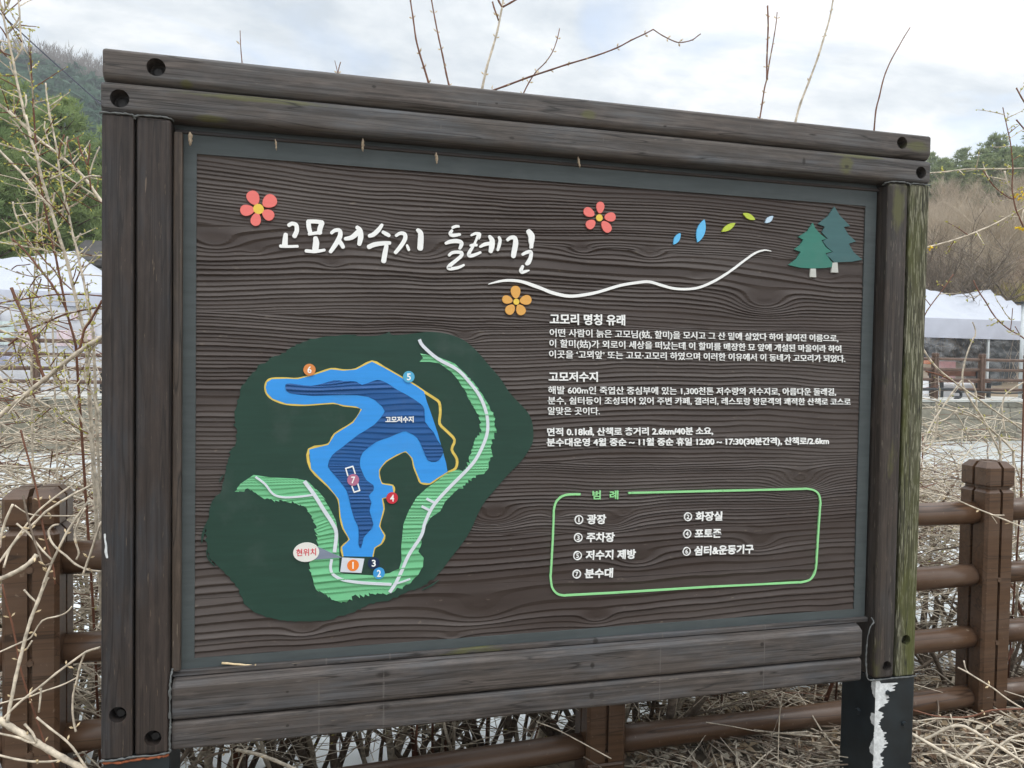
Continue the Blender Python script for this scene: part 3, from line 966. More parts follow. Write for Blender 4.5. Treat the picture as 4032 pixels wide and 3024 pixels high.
ROADS = [([(1195, 115), (1215, 150), (1290, 215), (1390, 270), (1450, 330), (1510, 410), (1545, 500), (1552, 580), (1535, 650), (1490, 740), (1440, 800), (1350, 890), (1270, 980), (1225, 1070), (1205, 1140), (1140, 1240), (1100, 1330), (1070, 1390), (1040, 1435)], 16),
         ([(1232, 945), (1254, 957), (1275, 968)], 12), ([(1207, 985), (1226, 995), (1245, 1005)], 12), ([(1060, 1393), (1105, 1380), (1148, 1365)], 8),
         ([(595, 855), (650, 930), (700, 1010), (745, 1080), (762, 1130), (752, 1225)], 17), ([(738, 1262), (732, 1310), (750, 1345), (800, 1370), (900, 1385), (1050, 1393)], 13), ([(340, 832), (390, 870), (430, 920), (480, 938), (560, 936), (650, 925)], 9)]
slab('map_road', [stroke(cM(p), [w * KM] * len(p), 4, False) for p, w in ROADS], PT['road'], .0046, depth=.004)
slab('map_square', [cM([(792, 1254), (908, 1260), (893, 1333), (782, 1328)])], PT['road'], .0046, depth=.004)
slab('callout', [cM([(650, 1190), (790, 1252), (640, 1264)])], PT['beam'], .0050, depth=.004)
slab('callout', [disc(cM([(605, 1225)])[0], 60 * KM, 46 * KM)], PT['callout'], .0056, depth=.005)
DISCS = [('1', 849, 1293, 'd1'), ('2', 984, 1335, 'd2'), ('3', 957, 1282, 'd3'), ('4', 1053, 942, 'd4'), ('5', 1140, 310, 'd5'), ('6', 622, 273, 'd6'), ('7', 850, 848, 'd7')]
for ch, x, y, m_ in DISCS:
    slab('map_marker', [disc(cM([(x, y)])[0], 28 * KM)], PT[m_], .0052, depth=.005)
for pl in ([(822, 826), (811, 788), (848, 777), (860, 814)], [(844, 882), (855, 912), (884, 903), (874, 868)]):
    segs = []
    q = cM(pl)
    for a, b in zip(q, q[1:]):
        d = (b - a).normalized() * (2 * KM)
        segs.append(stroke([a - d, (a + b) / 2, b + d], [6 * KM] * 3, 1, False))
    slab('map_bracket', segs, PT['white'], .0048, depth=.004)

# legend frame
LEG = [(343, 178), (255, 180), (205, 195), (165, 235), (150, 290), (142, 500), (126, 780), (138, 855), (175, 900), (220, 912), (600, 892), (1300, 848), (1950, 816), (2008, 797), (2042, 752), (2055, 690), (2070, 450), (2085, 235), (2072, 178), (2038, 148), (1990, 138), (1400, 152), (690, 168)]
cL = crop(2100, 1850, 1.8433)
L2 = []
for a_, b_2 in zip(LEG, LEG[1:]):
    L2.append(a_)
    dd_ = math.hypot(b_2[0] - a_[0], b_2[1] - a_[1])
    if dd_ > 110:
        for t_2 in (25 / dd_, 55 / dd_, .5, 1 - 55 / dd_, 1 - 25 / dd_): L2.append((a_[0] + (b_2[0] - a_[0]) * t_2, a_[1] + (b_2[1] - a_[1]) * t_2))
L2.append(LEG[-1])
q = cL(L2)
slab('legend_frame', [stroke(q, [14.5 * MM / 1.8433] * len(q), 5, False)], PT['legend'], .001)

# --- lettering
DGC = bpy.context.evaluated_depsgraph_get


def text_data(s, weight):
    cu = bpy.data.curves.new('t', 'FONT')
    cu.body = s; cu.size = 1.0; cu.offset = weight; cu.extrude = .02
    cu.resolution_u = 3
    ob = bpy.data.objects.new('t', cu); COL.objects.link(ob)
    me = bpy.data.meshes.new_from_object(ob.evaluated_get(DGC()))
    bpy.data.objects.remove(ob)
    co = np.empty(len(me.vertices) * 3); me.vertices.foreach_get('co', co)
    return me, co.reshape(-1, 3)


_, ref = text_data('고모리명칭', .0)
RY0, RY1 = ref[:, 1].min(), ref[:, 1].max()


def lettering(s, bl, br, tl, mat, weight=0.0, lift=.0012, name='lettering', digits=False):
    """bl, br: lower corners of the line, tl: upper left corner, board coordinates"""
    me, co = text_data(s, weight)
    x0, x1 = co[:, 0].min(), co[:, 0].max()
    y0, y1 = (co[:, 1].min(), co[:, 1].max()) if digits else (RY0, RY1)
    ux = br - bl; uy = tl - bl
    a = (co[:, 0] - x0) / (x1 - x0); b = (co[:, 1] - y0) / (y1 - y0)
    zt = co[:, 2]; zt = (zt - zt.min()) / max(zt.max() - zt.min(), 1e-6)
    out = np.stack([bl.x + a * ux.x + b * uy.x, LAYER - lift + (1 - zt) * .005, bl.y + a * ux.y + b * uy.y], -1)
    me.vertices.foreach_set('co', out.ravel()); me.update()
    me.materials.clear()
    me.name = name
    return link(name, me, mat, PANEL)


cT = crop(2100, 1200, 1.7015)
LINES = [('고모리 명칭 유래', 110, 615, 60, 131, 138, .024), ('어떤 사람이 늙은 고모님(姑, 할미)을 모시고 그 산 밑에 살았다 하여 붙여진 이름으로,', 110, 2043, 160, 213, 249, .008),
         ('이 할미(姑)가 외로이 세상을 떠났는데 이 할미를 매장한 묘 앞에 개설된 마을이라 하여', 108, 2062, 232, 285, 320, .008), ('이곳을 ‘고뫼앞’ 또는 고묘·고모리 하였으며 이러한 이유에서 이 동네가 고모리가 되었다.', 106, 2090, 304, 357, 386, .008),
         ('고모저수지', 103, 432, 450, 515, 515, .024), ('해발 600m인 죽엽산 중심부에 있는 1,300천톤 저수량의 저수지로, 아름다운 둘레길,', 100, 2028, 545, 598, 608, .008),
         ('분수, 쉼터등이 조성되어 있어 주변 카페, 갤러리, 레스토랑 방문객의 쾌적한 산책로 코스로', 98, 2125, 616, 667, 673, .008), ('알맞은 곳이다.', 97, 446, 685, 737, 738, .008),
         ('면적 0.18㎢, 산책로 총거리 2.6km/40분 소요,', 93, 1205, 826, 879, 870, .022), ('분수대운영 4월 중순 ~ 11월 중순 휴일 12:00 ~ 17:30(30분간격), 산책로/2.6km', 90, 1980, 896, 948, 936, .022)]
for s, xl, xr, yt, yb, ybr, wt in LINES:
    p = cT([(xl, yb), (xr, ybr), (xl, yt)])
    lettering(s, p[0], p[1], p[2], PT['white'], wt)
for s, xl, xr, yt, yb, ybr in [('① 광장', 298, 526, 328, 394, 392), ('② 화장실', 1092, 1370, 308, 372, 367), ('③ 주차장', 293, 588, 458, 524, 522), ('④ 포토존', 1086, 1362, 432, 496, 492), ('⑤ 저수지 제방', 288, 742, 590, 656, 644), ('⑥ 쉼터&운동기구', 1082, 1597, 560, 624, 606), ('⑦ 분수대', 283, 576, 724, 789, 780)]:
    p = cL([(xl, yb), (xr, ybr), (xl + 4, yt)])
    ux = p[1] - p[0]; hh = (p[2] - p[0]).length; wd = ux.length
    frac = hh * 1.45 / wd
    o_ = p[0] + ux * frac
    lettering(s[2:], o_, p[1], p[2] + ux * frac, PT['white'], .024)
    cc = p[0] + ux * (hh * .5 / wd) + (p[2] - p[0]) * .48
    ring = disc(cc, hh * .44, n=28); ring.append(ring[0])
    slab('legend_ring', [stroke(ring, [.0032] * len(ring), 1, False)], PT['white'], .0012)
    dg_ = str('①②③④⑤⑥⑦'.index(s[0]) + 1)
    w_ = hh * (.06 if dg_ == '1' else .155)
    lettering(dg_, cc + Vector((-w_, -hh * .25)), cc + Vector((w_, -hh * .25)), cc + Vector((-w_, hh * .25)), PT['white'], .012, digits=True)
for s, xl, xr in (('범', 428, 488), ('례', 554, 616)):
    p = cL([(xl, 215), (xr, 214), (xl + 2, 152)])
    lettering(s, p[0], p[1], p[2], PT['legend'], .02, digits=True)
p = cM([(1018, 550), (1165, 548), (1018, 517)])
lettering('고모저수지', p[0], p[1], p[2], PT['white'], .03, .0050, digits=True)
p = cM([(553, 1246), (656, 1241), (553, 1208)])
lettering('현위치', p[0], p[1], p[2], PT['red'], .012, .0062, digits=True)
for ch, x, y, m_ in DISCS:
    w = 3.6 if ch == '1' else 10.5
    p = cM([(x - w, y + 18), (x + w, y + 18), (x - w, y - 18)])
    lettering(ch, p[0], p[1], p[2], PT['white'], .018, .0058, digits=True)

# --- steel legs, sealant, chips
for x0, x1, z1 in ((.004, .176, .478), (2.535, 2.703, .4835)):
    bm = bmesh.new(); bm_box(bm, x0, x1, .006, .190, -.05, z1, .006, 2)
    lg = from_bm('steel_leg', bm, M_STEEL, SIGN)
    if x0 > 1:
        edge = [(3488, 2690), (3510, 2678), (3548, 2676), (3546, 2710), (3528, 2728), (3520, 2770), (3500, 2790), (3512, 2815), (3494, 2850), (3505, 2880), (3515, 2920), (3500, 2955), (3512, 2990), (3500, 3030), (3505, 3080), (3492, 3130)]
        q = [at_y(a, b, .006) for a, b in edge]
        ez = [p_.z for p_ in q][::-1]; ew = [p_.x - .034 - x0 for p_ in q][::-1]
        V, F = [], []
        zs_ = np.arange(.4825, .02, -.0035)
        for k, z in enumerate(zs_):
            w_ = float(np.interp(z, ez, ew)) * (.75 + .5 * rnd.random()) + .004 * math.sin(k * .37) + .006 * math.sin(k * .11 + 1)
            l_ = max(0, .006 * math.sin(k * .23 + 2) + .008 * math.sin(k * .071)) if k > 18 else 0
            V += [(x0 + l_ - .0014, .0046, z), (x0 + max(w_, l_ + .003), .0046, z), (x0 - .0014, .0046 + (.010 + .010 * math.sin(k * .19) + .004 * rnd.random()) * (l_ == 0), z)]
        for k in range(len(zs_) - 1):
            F += [(3 * k, 3 * k + 3, 3 * k + 4, 3 * k + 1), (3 * k, 3 * k + 2, 3 * k + 5, 3 * k + 3)]
        from_pydata('peeled_paint', V, F, M_CHIP, lg)
        for bx, bz in ((2.585, .432), (2.66, .31)):
            bm = bmesh.new(); bm_cyl(bm, (bx, .008, bz), (bx, -.003, bz), .011, .009, 6)
            from_bm('leg_bolt', bm, M_STEEL, lg)
        bm = bmesh.new(); bm_cyl(bm, (x0 + .002, .09, .33), (x0 - .01, .09, .33), .014, .011, 6)
        from_bm('leg_bolt', bm, M_STEEL, lg)


def bead(pts, r, mat, name):
    tb = Tubes(7)
    pp = smooth_pts([Vector(p_) for p_ in pts], False, 6)
    pp = [p_ + Vector((rnd.uniform(-1, 1), 0, rnd.uniform(-1, 1))) * r * .35 for p_ in pp]
    tb.add(pp, [r * (.35 + .75 * rnd.random()) for _ in pp])
    return tb.build(name, mat, SIGN)


bead([(-.004, .000, 2.264), (.04, -.001, 2.266), (.076, .000, 2.265), (.0825, .004, 2.256), (.09, .000, 2.265), (.14, -.001, 2.267), (.172, .006, 2.266), (.178, .02, 2.262)], .0036, M_SEAL, 'sealant_bead')
bead([(2.515, .022, 2.258), (2.522, .008, 2.264), (2.56, .000, 2.267), (2.606, .001, 2.265), (2.613, .005, 2.258), (2.62, .001, 2.265), (2.66, .000, 2.266), (2.70, .002, 2.265)], .0034, M_SEAL, 'sealant_bead')
bead([(.180, .022, .715), (.1785, .003, .690), (.178, .000, .66), (.178, .003, .60), (.178, .004, .572), (.1785, .001, .55), (.177, .002, .50), (.176, .002, .484), (.13, .001, .480), (.086, .001, .482), (.06, .001, .479), (.02, .001, .478), (-.002, .002, .478)], .0040, M_SEAL, 'sealant_bead')
bead([(2.520, .022, .706), (2.516, .004, .694), (2.500, .004, .672), (2.490, .003, .62), (2.488, .003, .57), (2.490, .002, .52), (2.50, .002, .488), (2.54, .001, .484), (2.60, .001, .4845), (2.66, .002, .484), (2.704, .002, .4845)], .0034, M_SEAL, 'sealant_bead')
bead([(0, .006, .471), (.05, .004, .469), (.10, .005, .471), (.15, .004, .473), (.172, .008, .473)], .0050, M_FOAM, 'rusty_edge')
slab('white_paint_drip', [stroke([Vector((at_y(a, b, .001).x, at_y(a, b, .001).z)) for a, b in ((413, 2104), (414, 2125), (418, 2150), (417, 2172), (422, 2195))], [.005, .004, .005, .007, .005], 3)], M_CHIP, PY + .0004 - .0, SIGN, depth=.002)

# --- small things on the frame
COC = [((749, 528), (748, 574), 'wider pale insect cocoon hanging in the upper left corner of the sign recess'), ((1085, 560), (1088, 592), 'small insect cocoon hanging under the top beam above the pink flower beside the title'),
       ((1428, 545), (1429, 597), 'longest insect cocoon hanging under the top beam above the brushed title'), ((1718, 606), (1720, 646), 'knobbly insect cocoon hanging under the top beam between two longer cocoons'), ((2276, 618), (2282, 662), 'rightmost insect cocoon hanging under the top beam')]
for i, (a, b, lb) in enumerate(COC):
    pa, pb = at_y(a[0], a[1], .020), at_y(b[0], b[1], .018)
    pa.z = max(pa.z, 2.238)
    tb = Tubes(8)
    n = 9
    r0 = [.0058, .0030, .0044, .0040, .0038][i]
    tb.add([pa.lerp(pb, k / (n - 1)) + Vector((rnd.uniform(-1, 1), rnd.uniform(-1, 1), 0)) * .0012 for k in range(n)], [max(.0008, r0 * (math.sin(math.pi * (.12 + .85 * k / (n - 1))) ** .7) * rnd.uniform(.6, 1.35)) for k in range(n)])
    tag(tb.build('insect_cocoon', M_COCOON), lb, 'cocoon', 'insect cocoons hanging under the top beam')
tb = Tubes(6)
pa, pb = at_y(873, 2611, .042), at_y(1054, 2627, .038)
tb.add([pa.lerp(pb, k / 8) + Vector((0, 0, .0008 * (k % 2))) for k in range(9)], [.0034, .0035, .003, .0031, .003, .0029, .0038, .0022, .0012])
bd = Buds()
bd.add(pa.lerp(pb, .72), (.3, -.5, .8), .01, .003)
tw = tb.build('straw_twig', M_STRAW)
tag(tw, 'short straw-coloured broken twig lying on the sign sill', 'twig')
bd.build('bud', M_STRAW, tw)
# ------------------------------------------------------------------ the near fence of timber-look posts and round rails
FENCE = thing('rail_fence', (1.66, .5, 0), 'brown timber-look fence with thick grooved posts and round rails behind the map sign', 'fence')
RAIL_Z = (.955, .667, .38, .10)


M_BROWNBOLT = simple('painted_bolt', (.10, .06, .038), .45, .3, 40, .5)


def post_mesh(bm, cx, cy, h, half, z0=-.3, gap=.007, ch=.026, ring=.098):
    """grooved square post: four stiles round a core, chamfered cap and a ring groove below it"""
    zc = h - ch
    for sx in (-1, 1):
        for sy in (-1, 1):
            xa, xb = sorted((cx + sx * gap, cx + sx * half)); ya, yb = sorted((cy + sy * gap, cy + sy * half))
            zr_ = zc - ring + .012
            for (za, zb, cham) in ((.06, zr_ - .009, .017), (zr_ + .001, h, ch)):
                # prism with the outer corner chamfered and the top edges sloped in
                c = .012
                ox, oy = cx + sx * half, cy + sy * half
                loop = [(cx + sx * gap, cy + sy * gap), (ox, cy + sy * gap), (ox, oy - sy * c), (ox - sx * c, oy), (cx + sx * gap, oy)]
                if sx * sy < 0: loop = loop[::-1]
                def inset(p, d):
                    return (cx + (p[0] - cx) * (1 - d / half) if abs(p[0] - cx) > gap * 1.5 else p[0], cy + (p[1] - cy) * (1 - d / half) if abs(p[1] - cy) > gap * 1.5 else p[1])
                lo = .006 if za > .5 else 0
                rings = []
                if lo: rings.append((za, lo)); rings.append((za + .007, 0))
                else: rings.append((za, 0))
                rings += [(zb - cham, 0), (zb, cham * .9)]
                vs_ = [[bm.verts.new((*inset(p, d), z)) for p in loop] for z, d in rings]
                for a, b in zip(vs_, vs_[1:]):
                    for i in range(5):
                        j = (i + 1) % 5
                        bm.faces.new((a[i], a[j], b[j], b[i]))
                bm.faces.new(vs_[0][::-1]); bm.faces.new(vs_[-1])
    k = half - .017
    bm_box(bm, cx - k, cx + k, cy - k, cy + k, z0, h - ch * .9)
    bm_box(bm, cx - half, cx + half, cy - half, cy + half, z0, .0595, .012, 2)


def fence_line(root, posts, h, half, rails, rr_, mat, bolts=True, ext=0.12, zb=0.0, n=14, gap=.007, ch=.026, ring=.098, wob=.004):
    for i, (x, y) in enumerate(posts):
        bm = bmesh.new(); post_mesh(bm, x, y, h, half, gap=gap, ch=ch, ring=ring)
        for v_ in bm.verts: v_.co.z += zb
        po = from_bm('post', bm, mat, root)
        if bolts:
            for z in rails:
                bm = bmesh.new()
                bm_cyl(bm, (x, y - half + .012, z + zb - .01), (x, y - half - .004, z + zb - .01), .012, .011, 6)
                from_bm('bolt', bm, M_BROWNBOLT, po)
    for z in rails:
        for i in range(len(posts) - 1):
            a, b = Vector((*posts[i], z + zb)), Vector((*posts[i + 1], z + zb))
            d = (b - a).normalized()
            a = a + d * (half - .03); b = b - d * (half - .03)
            tb = Tubes(n)
            s0 = random.random() * 9
            pts = [a.lerp(b, k / 10) + Vector((0, 0, wob * math.sin(k * .5 + s0))) for k in range(11)]
            tb.add(pts, [rr_ * (.97 + .05 * math.sin(k * .9 + s0)) for k in range(11)])
            L_ = (b - a).length
            mw = Matrix.Translation((a + b) / 2) @ d.to_track_quat('X', 'Z').to_matrix().to_4x4()
            inv = mw.inverted()
            tb.v = [tuple(inv @ Vector(q)) for q in tb.v]
            tb.build('rail', mat, root, mw)


fence_line(FENCE, [(-2.16, .30), (-.275, .385), (1.672, .505), (3.572, .55), (5.45, .62)], 1.19, .079, RAIL_Z, .051, M_FENCE)

# ------------------------------------------------------------------ the far bank
def stone_mat():
    m, t, b = newmat('stone_wall')
    br = t.nodes.new('ShaderNodeTexBrick')
    tc_ = t.nodes.new('ShaderNodeTexCoord'); mp = t.nodes.new('ShaderNodeMapping')
    mp.inputs['Rotation'].default_value = (math.pi / 2, 0, 0)
    wv = t.nodes.new('ShaderNodeTexNoise'); wv.inputs['Scale'].default_value = 2.2; wv.inputs['Detail'].default_value = 3
    t.links.new(tc_.outputs['Object'], wv.inputs['Vector'])
    sb = t.nodes.new('ShaderNodeVectorMath'); sb.operation = 'SUBTRACT'; sb.inputs[1].default_value = (.5, .5, .5)
    sc_ = t.nodes.new('ShaderNodeVectorMath'); sc_.operation = 'SCALE'; sc_.inputs['Scale'].default_value = .22
    ad = t.nodes.new('ShaderNodeVectorMath'); ad.operation = 'ADD'
    t.links.new(wv.outputs[1], sb.inputs[0]); t.links.new(sb.outputs[0], sc_.inputs[0])
    t.links.new(tc_.outputs['Object'], ad.inputs[0]); t.links.new(sc_.outputs[0], ad.inputs[1])
    t.links.new(ad.outputs[0], mp.inputs[0]); t.links.new(mp.outputs[0], br.inputs[0])
    br.inputs['Scale'].default_value = 1.0
    br.inputs['Brick Width'].default_value = .58; br.inputs['Row Height'].default_value = .33
    br.inputs['Mortar Size'].default_value = .022; br.inputs['Mortar Smooth'].default_value = .7
    br.offset = .37; br.squash = .7; br.squash_frequency = 3
    br.inputs['Color1'].default_value = (.235, .22, .18, 1); br.inputs['Color2'].default_value = (.15, .14, .11, 1); br.inputs['Mortar'].default_value = (.055, .05, .04, 1)
    n_ = nnoise(t, 1.0, (5, 5, 9), 7, .7)
    n2_ = nnoise(t, 1.0, (.8, .8, 1.2), 5, .65, loc=(3, 1, 2))
    c = nmix(t, nramp(t, n_, [(.38, .0), (.72, .7)]), br.outputs[0], (.36, .33, .26))
    c = nmix(t, nramp(t, n2_, [(.45, .0), (.65, .55)]), c, (.13, .115, .075))
    t.links.new(c, b.inputs['Base Color'])
    b.inputs['Roughness'].default_value = .9
    nbump(t, b, nmix(t, .5, n_, br.outputs[1]), .9, .04)
    return m


WALL = thing('retaining_wall', (6, 14, -.5), 'long grey stone retaining wall with pale coping above the far side of the pond', 'wall')
bm = bmesh.new(); bm_box(bm, -60, 70, 13.95, 14.6, -.9, FAR_Z - .055, .02, 1)
from_bm('stonework', bm, stone_mat(), WALL)
bm = bmesh.new(); bm_box(bm, -60, 70, 13.90, 14.7, FAR_Z - .0525, FAR_Z + .012, .012, 1)
from_bm('coping', bm, M_PAVE, WALL)

FAR_F = thing('rail_fence', (6, 14.35, FAR_Z), 'distant brown rail fence along the promenade across the pond', 'fence')
M_FARFENCE = simple('brown_far_fence', (.105, .062, .042), .55, .25, 9, .4)
fx = [-4.78 + 1.505 * k for k in range(-6, 22)]
fence_line(FAR_F, [(x, 14.35) for x in fx], 1.21, .07, (1.045, .775, .505, .245), .042, M_FARFENCE, False, zb=FAR_Z + .012, n=8, wob=.0)

M_TENT = simple('white_tent_fabric', (.47, .49, .54), .6, .03, 2, .3, bump=.7, bdist=.08)
M_TENT2 = simple('white_valance_fabric', (.47, .485, .55), .6, .05, 3, .3, bump=.3, bdist=.03)
M_VINYL, t_, b_ = newmat('clear_vinyl')
b_.inputs['Base Color'].default_value = (.86, .87, .89, 1); b_.inputs['Roughness'].default_value = .25
vn = nnoise(t_, 1.0, (2.0, 2.0, 4.5), 4, .6)
t_.links.new(nramp(t_, vn, [(.44, .04), (.70, .26)]), b_.inputs['Alpha'])
nbump(t_, b_, vn, .5, .05)
M_FROST, t_, b_ = newmat('frosted_vinyl')
b_.inputs['Base Color'].default_value = (.70, .71, .75, 1); b_.inputs['Roughness'].default_value = .4
vn = nnoise(t_, 1.0, (1.2, 1.2, 3.5), 4, .6)
t_.links.new(nramp(t_, vn, [(.35, .70), (.65, .93)]), b_.inputs['Alpha'])
nbump(t_, b_, vn, .5, .05)
M_POLE = simple('pale_metal_pole', (.55, .58, .58), .45, .1, 8, .5)


def tent(loc, bays, w, d, eave, peak, label, wall_mats, valance=.30):
    """pop-up shelter: one hipped peak per bay, valance, poles and vinyl side walls"""
    x0, y0 = loc
    z0 = FAR_Z
    root = thing('canopy_tent', (x0 + bays * w / 2, y0 + d / 2, z0), label, 'tent', 'white canopy tents on the far bank')
    # roof as a fine grid with sagging cloth between ridge and eaves
    nx, ny = 14 * bays + 1, 15
    V = []
    for j in range(ny):
        for i in range(nx):
            u, v_ = i / (nx - 1) * bays, j / (ny - 1)
            # distance from the ridge line running through the peaks
            pk = [.5 + k for k in range(bays)]
            dy_ = abs(v_ - .5) * 2
            dxm = 0
            if u < pk[0]: dxm = (pk[0] - u) / .5
            elif u > pk[-1]: dxm = (u - pk[-1]) / .5
            t = max(dy_, dxm)
            dip = 0
            if pk[0] < u < pk[-1]:
                dip = .22 * math.sin(math.pi * (u - .5)) ** 2 * (1 - dy_)
            z = eave + (peak - eave) * (1 - t) ** 1.18 - dip
            z += .018 * math.sin(u * 23 + v_ * 9) * math.sin(v_ * 17 + u * 3) * (1 - t) * 2
            V.append((x0 + u * w, y0 + v_ * d, z))
    F = [(j * nx + i, j * nx + i + 1, (j + 1) * nx + i + 1, (j + 1) * nx + i) for j in range(ny - 1) for i in range(nx - 1)]
    from_pydata('roof', V, F, M_TENT, root, None, None, True)
    # valance hanging from the eaves
    W_ = bays * w
    per = [(x0 + W_ * i / (14 * bays), y0) for i in range(14 * bays)] + [(x0 + W_, y0 + d * i / 14) for i in range(14)] + [(x0 + W_ - W_ * i / (14 * bays), y0 + d) for i in range(14 * bays)] + [(x0, y0 + d - d * i / 14) for i in range(14)]
    V, F = [], []
    n = len(per)
    for k, (x, y) in enumerate(per):
        ox = .015 * math.sin(k * 1.1)
        V += [(x, y, eave), (x + ox, y - .02 + ox, eave - valance * .5), (x - ox, y - .015 - ox, eave - valance)]
    for k in range(n):
        l = (k + 1) % n
        for r in range(2): F.append((3 * k + r, 3 * l + r, 3 * l + r + 1, 3 * k + r + 1))
    from_pydata('valance', V, F, M_TENT2, root, None, None, True)
    for k in range(bays + 1):
        for yy in (y0 + .05, y0 + d - .05):
            bm = bmesh.new(); xx = min(max(x0 + k * w, x0 + .05), x0 + W_ - .05)
            bm_box(bm, xx - .03, xx + .03, yy - .03, yy + .03, z0, eave + .02)
            from_bm('pole', bm, M_POLE, root)
    for k in range(bays):
        V, F = [], []
        m = 12
        for i in range(m + 1):
            x = x0 + k * w + .06 + (w - .12) * i / m
            for j, z in enumerate((eave - valance - .01, z0 + 1.2, z0 + .6, z0 + .03)):
                V.append((x, y0 + .03 + .04 * math.sin(i * 1.7 + j * 2 + k), z))
        for i in range(m):
            for j in range(3): F.append((4 * i + j, 4 * i + 4 + j, 4 * i + 5 + j, 4 * i + 1 + j))
        from_pydata('side_wall', V, F, wall_mats[k % len(wall_mats)], root, None, None, True)
    V, F = [], []
    for i in range(13):
        x = x0 + .06 + (W_ - .12) * i / 12
        for z in (eave - valance, z0 + .03): V.append((x, y0 + d - .04 + .03 * math.sin(i * 2), z))
    for i in range(12): F.append((2 * i, 2 * i + 2, 2 * i + 3, 2 * i + 1))
    from_pydata('back_wall', V, F, M_TENT2, root, None, None, True)
    return root


TL = tent((-9.45, 16.0), 2, 2.98, 3.0, 2.98, 4.03, 'white canopy tent with frosted vinyl walls on the far bank left of the sign', [M_FROST, M_FROST], .31)
TR_ = tent((17.75, 17.0), 2, 3.05, 3.0, 3.18, 4.30, 'white canopy tent with clear vinyl walls on the far bank right of the sign', [M_VINYL, M_VINYL], .60)
tent((2.2, 17.6), 2, 3.0, 3.0, 3.05, 4.1, 'white canopy tent on the far bank wholly behind the sign', [M_FROST, M_FROST], .31)
# printed panes on the left tent's wall
M_PRINT = [simple('pink_print', (.66, .54, .57), .5, .2, 9), simple('violet_print', (.42, .43, .56), .5, .2, 9), simple('mint_print', (.53, .61, .60), .5, .2, 9)]
prints = [(-6.15, 2.42, .34, .26, 1), (-5.95, 2.06, .5, .5, 2), (-5.45, 1.95, .34, .4, 0), (-4.72, 1.98, .36, .34, 0), (-4.30, 2.05, .30, .30, 0), (-4.48, 1.83, .2, .22, 1), (-4.55, 2.45, .14, .14, 0), (-5.8, 1.55, .42, .25, 1)]
for i, (x, z, w, h, m_) in enumerate(prints):
    V, F = [], []
    for k in range(9):
        for l in range(5):
            V.append((x - w / 2 + w * k / 8, 15.975 + .012 * math.sin(k + l), z - h / 2 + h * l / 4))
    for k in range(8):
        for l in range(4): F.append((k * 5 + l, k * 5 + 5 + l, k * 5 + 6 + l, k * 5 + 1 + l))
    from_pydata('printed_patch', V, F, M_PRINT[m_], TL)

# goods inside the right tent
M_ORANGE = simple('orange_plastic', (.75, .20, .03), .5, .1)
M_CARD = simple('cardboard', (.42, .33, .23), .85, .12, 6)
M_DARKTARP = simple('dark_tarpaulin', (.03, .04, .045), .35, .5, 3, .5, bump=.8, bdist=.06)
M_BLACK = simple('black_cloth', (.012, .013, .016), .7, .3, 8)
M_PINKBOX = simple('pink_card', (.70, .36, .36), .8, .1, 6)
M_WHITEB = simple('white_sheet', (.78, .78, .80), .7, .05, 4)
M_BLUE = simple('blue_plastic', (.02, .11, .38), .45, .1)
M_BROWN = simple('brown_slat', (.12, .055, .035), .5, .25, 8)
M_DKMETAL = simple('dark_metal', (.03, .032, .034), .5, .3, 10)


def box_thing(name, p, w, d, h, mat, label, cat, lid=None, group=None, bev=.02, lidname='lid'):
    r = thing(name, (p[0], p[1], p[2]), label, cat, group)
    bm = bmesh.new(); bm_box(bm, p[0] - w / 2, p[0] + w / 2, p[1] - d / 2, p[1] + d / 2, p[2], p[2] + h, bev, 2)
    from_bm('body', bm, mat, r)
    if lid:
        bm = bmesh.new(); bm_box(bm, p[0] - w / 2 - .02, p[0] + w / 2 + .02, p[1] - d / 2 - .02, p[1] + d / 2 + .02, p[2] + h + .001, p[2] + h + lid[1], bev * .8, 2)
        from_bm(lidname, bm, lid[0], r)
    return r


FZ = FAR_Z
box_thing('storage_box', (19.05, 18.0, FZ), .85, .6, .95, M_CARD, 'brown storage box under an orange lid inside the right tent', 'box', (M_ORANGE, .20))
box_thing('cardboard_box', (20.15, 18.2, FZ), .7, .5, 1.05, M_PINKBOX, 'pink box among the goods inside the right tent', 'box', (M_WHITEB, .03))
box_thing('cardboard_box', (20.75, 18.5, FZ), .8, .6, 1.0, M_CARD, 'plain cardboard box right of the pink box in the tent', 'box', (M_CARD, .03))
box_thing('cabinet', (21.1, 19.3, FZ), 1.0, .4, 1.55, simple('slatted_grey', (.20, .18, .15), .6, .3, 14), 'grey slatted cabinet at the back of the right tent', 'cabinet', (M_CARD, .05))
# draped chair
r = thing('draped_chair', (19.75, 18.1, FZ), 'tall chair draped in black cloth inside the right tent', 'chair')
bm = bmesh.new()
bm_box(bm, 19.48, 19.98, 17.9, 18.4, FZ, FZ + .8, .09, 3)
from_bm('cover', bm, M_BLACK, r, None, True)
bm = bmesh.new(); bm_box(bm, 19.55, 19.98, 18.2, 18.4, FZ + .8, FZ + 1.62, .16, 4)
from_bm('back', bm, M_BLACK, r, None, True)
# dark tarpaulin hung in the right bay
V, F = [], []
for i in range(25):
    for j in range(13):
        V.append((21.15 + 2.05 * i / 24, 17.35 + .05 * math.sin(i * .9 + j * .6) + .03 * math.sin(j * 2.1), FZ + .30 + 1.50 * j / 12 - (.05 * math.sin(i * .5) if j == 12 else 0)))
for i in range(24):
    for j in range(12): F.append((i * 13 + j, i * 13 + 13 + j, i * 13 + 14 + j, i * 13 + 1 + j))
tag(from_pydata('tarpaulin', V, F, M_DARKTARP, None, None, None, True), 'dark crumpled tarpaulin hung in the right bay of the clear tent', 'tarpaulin')
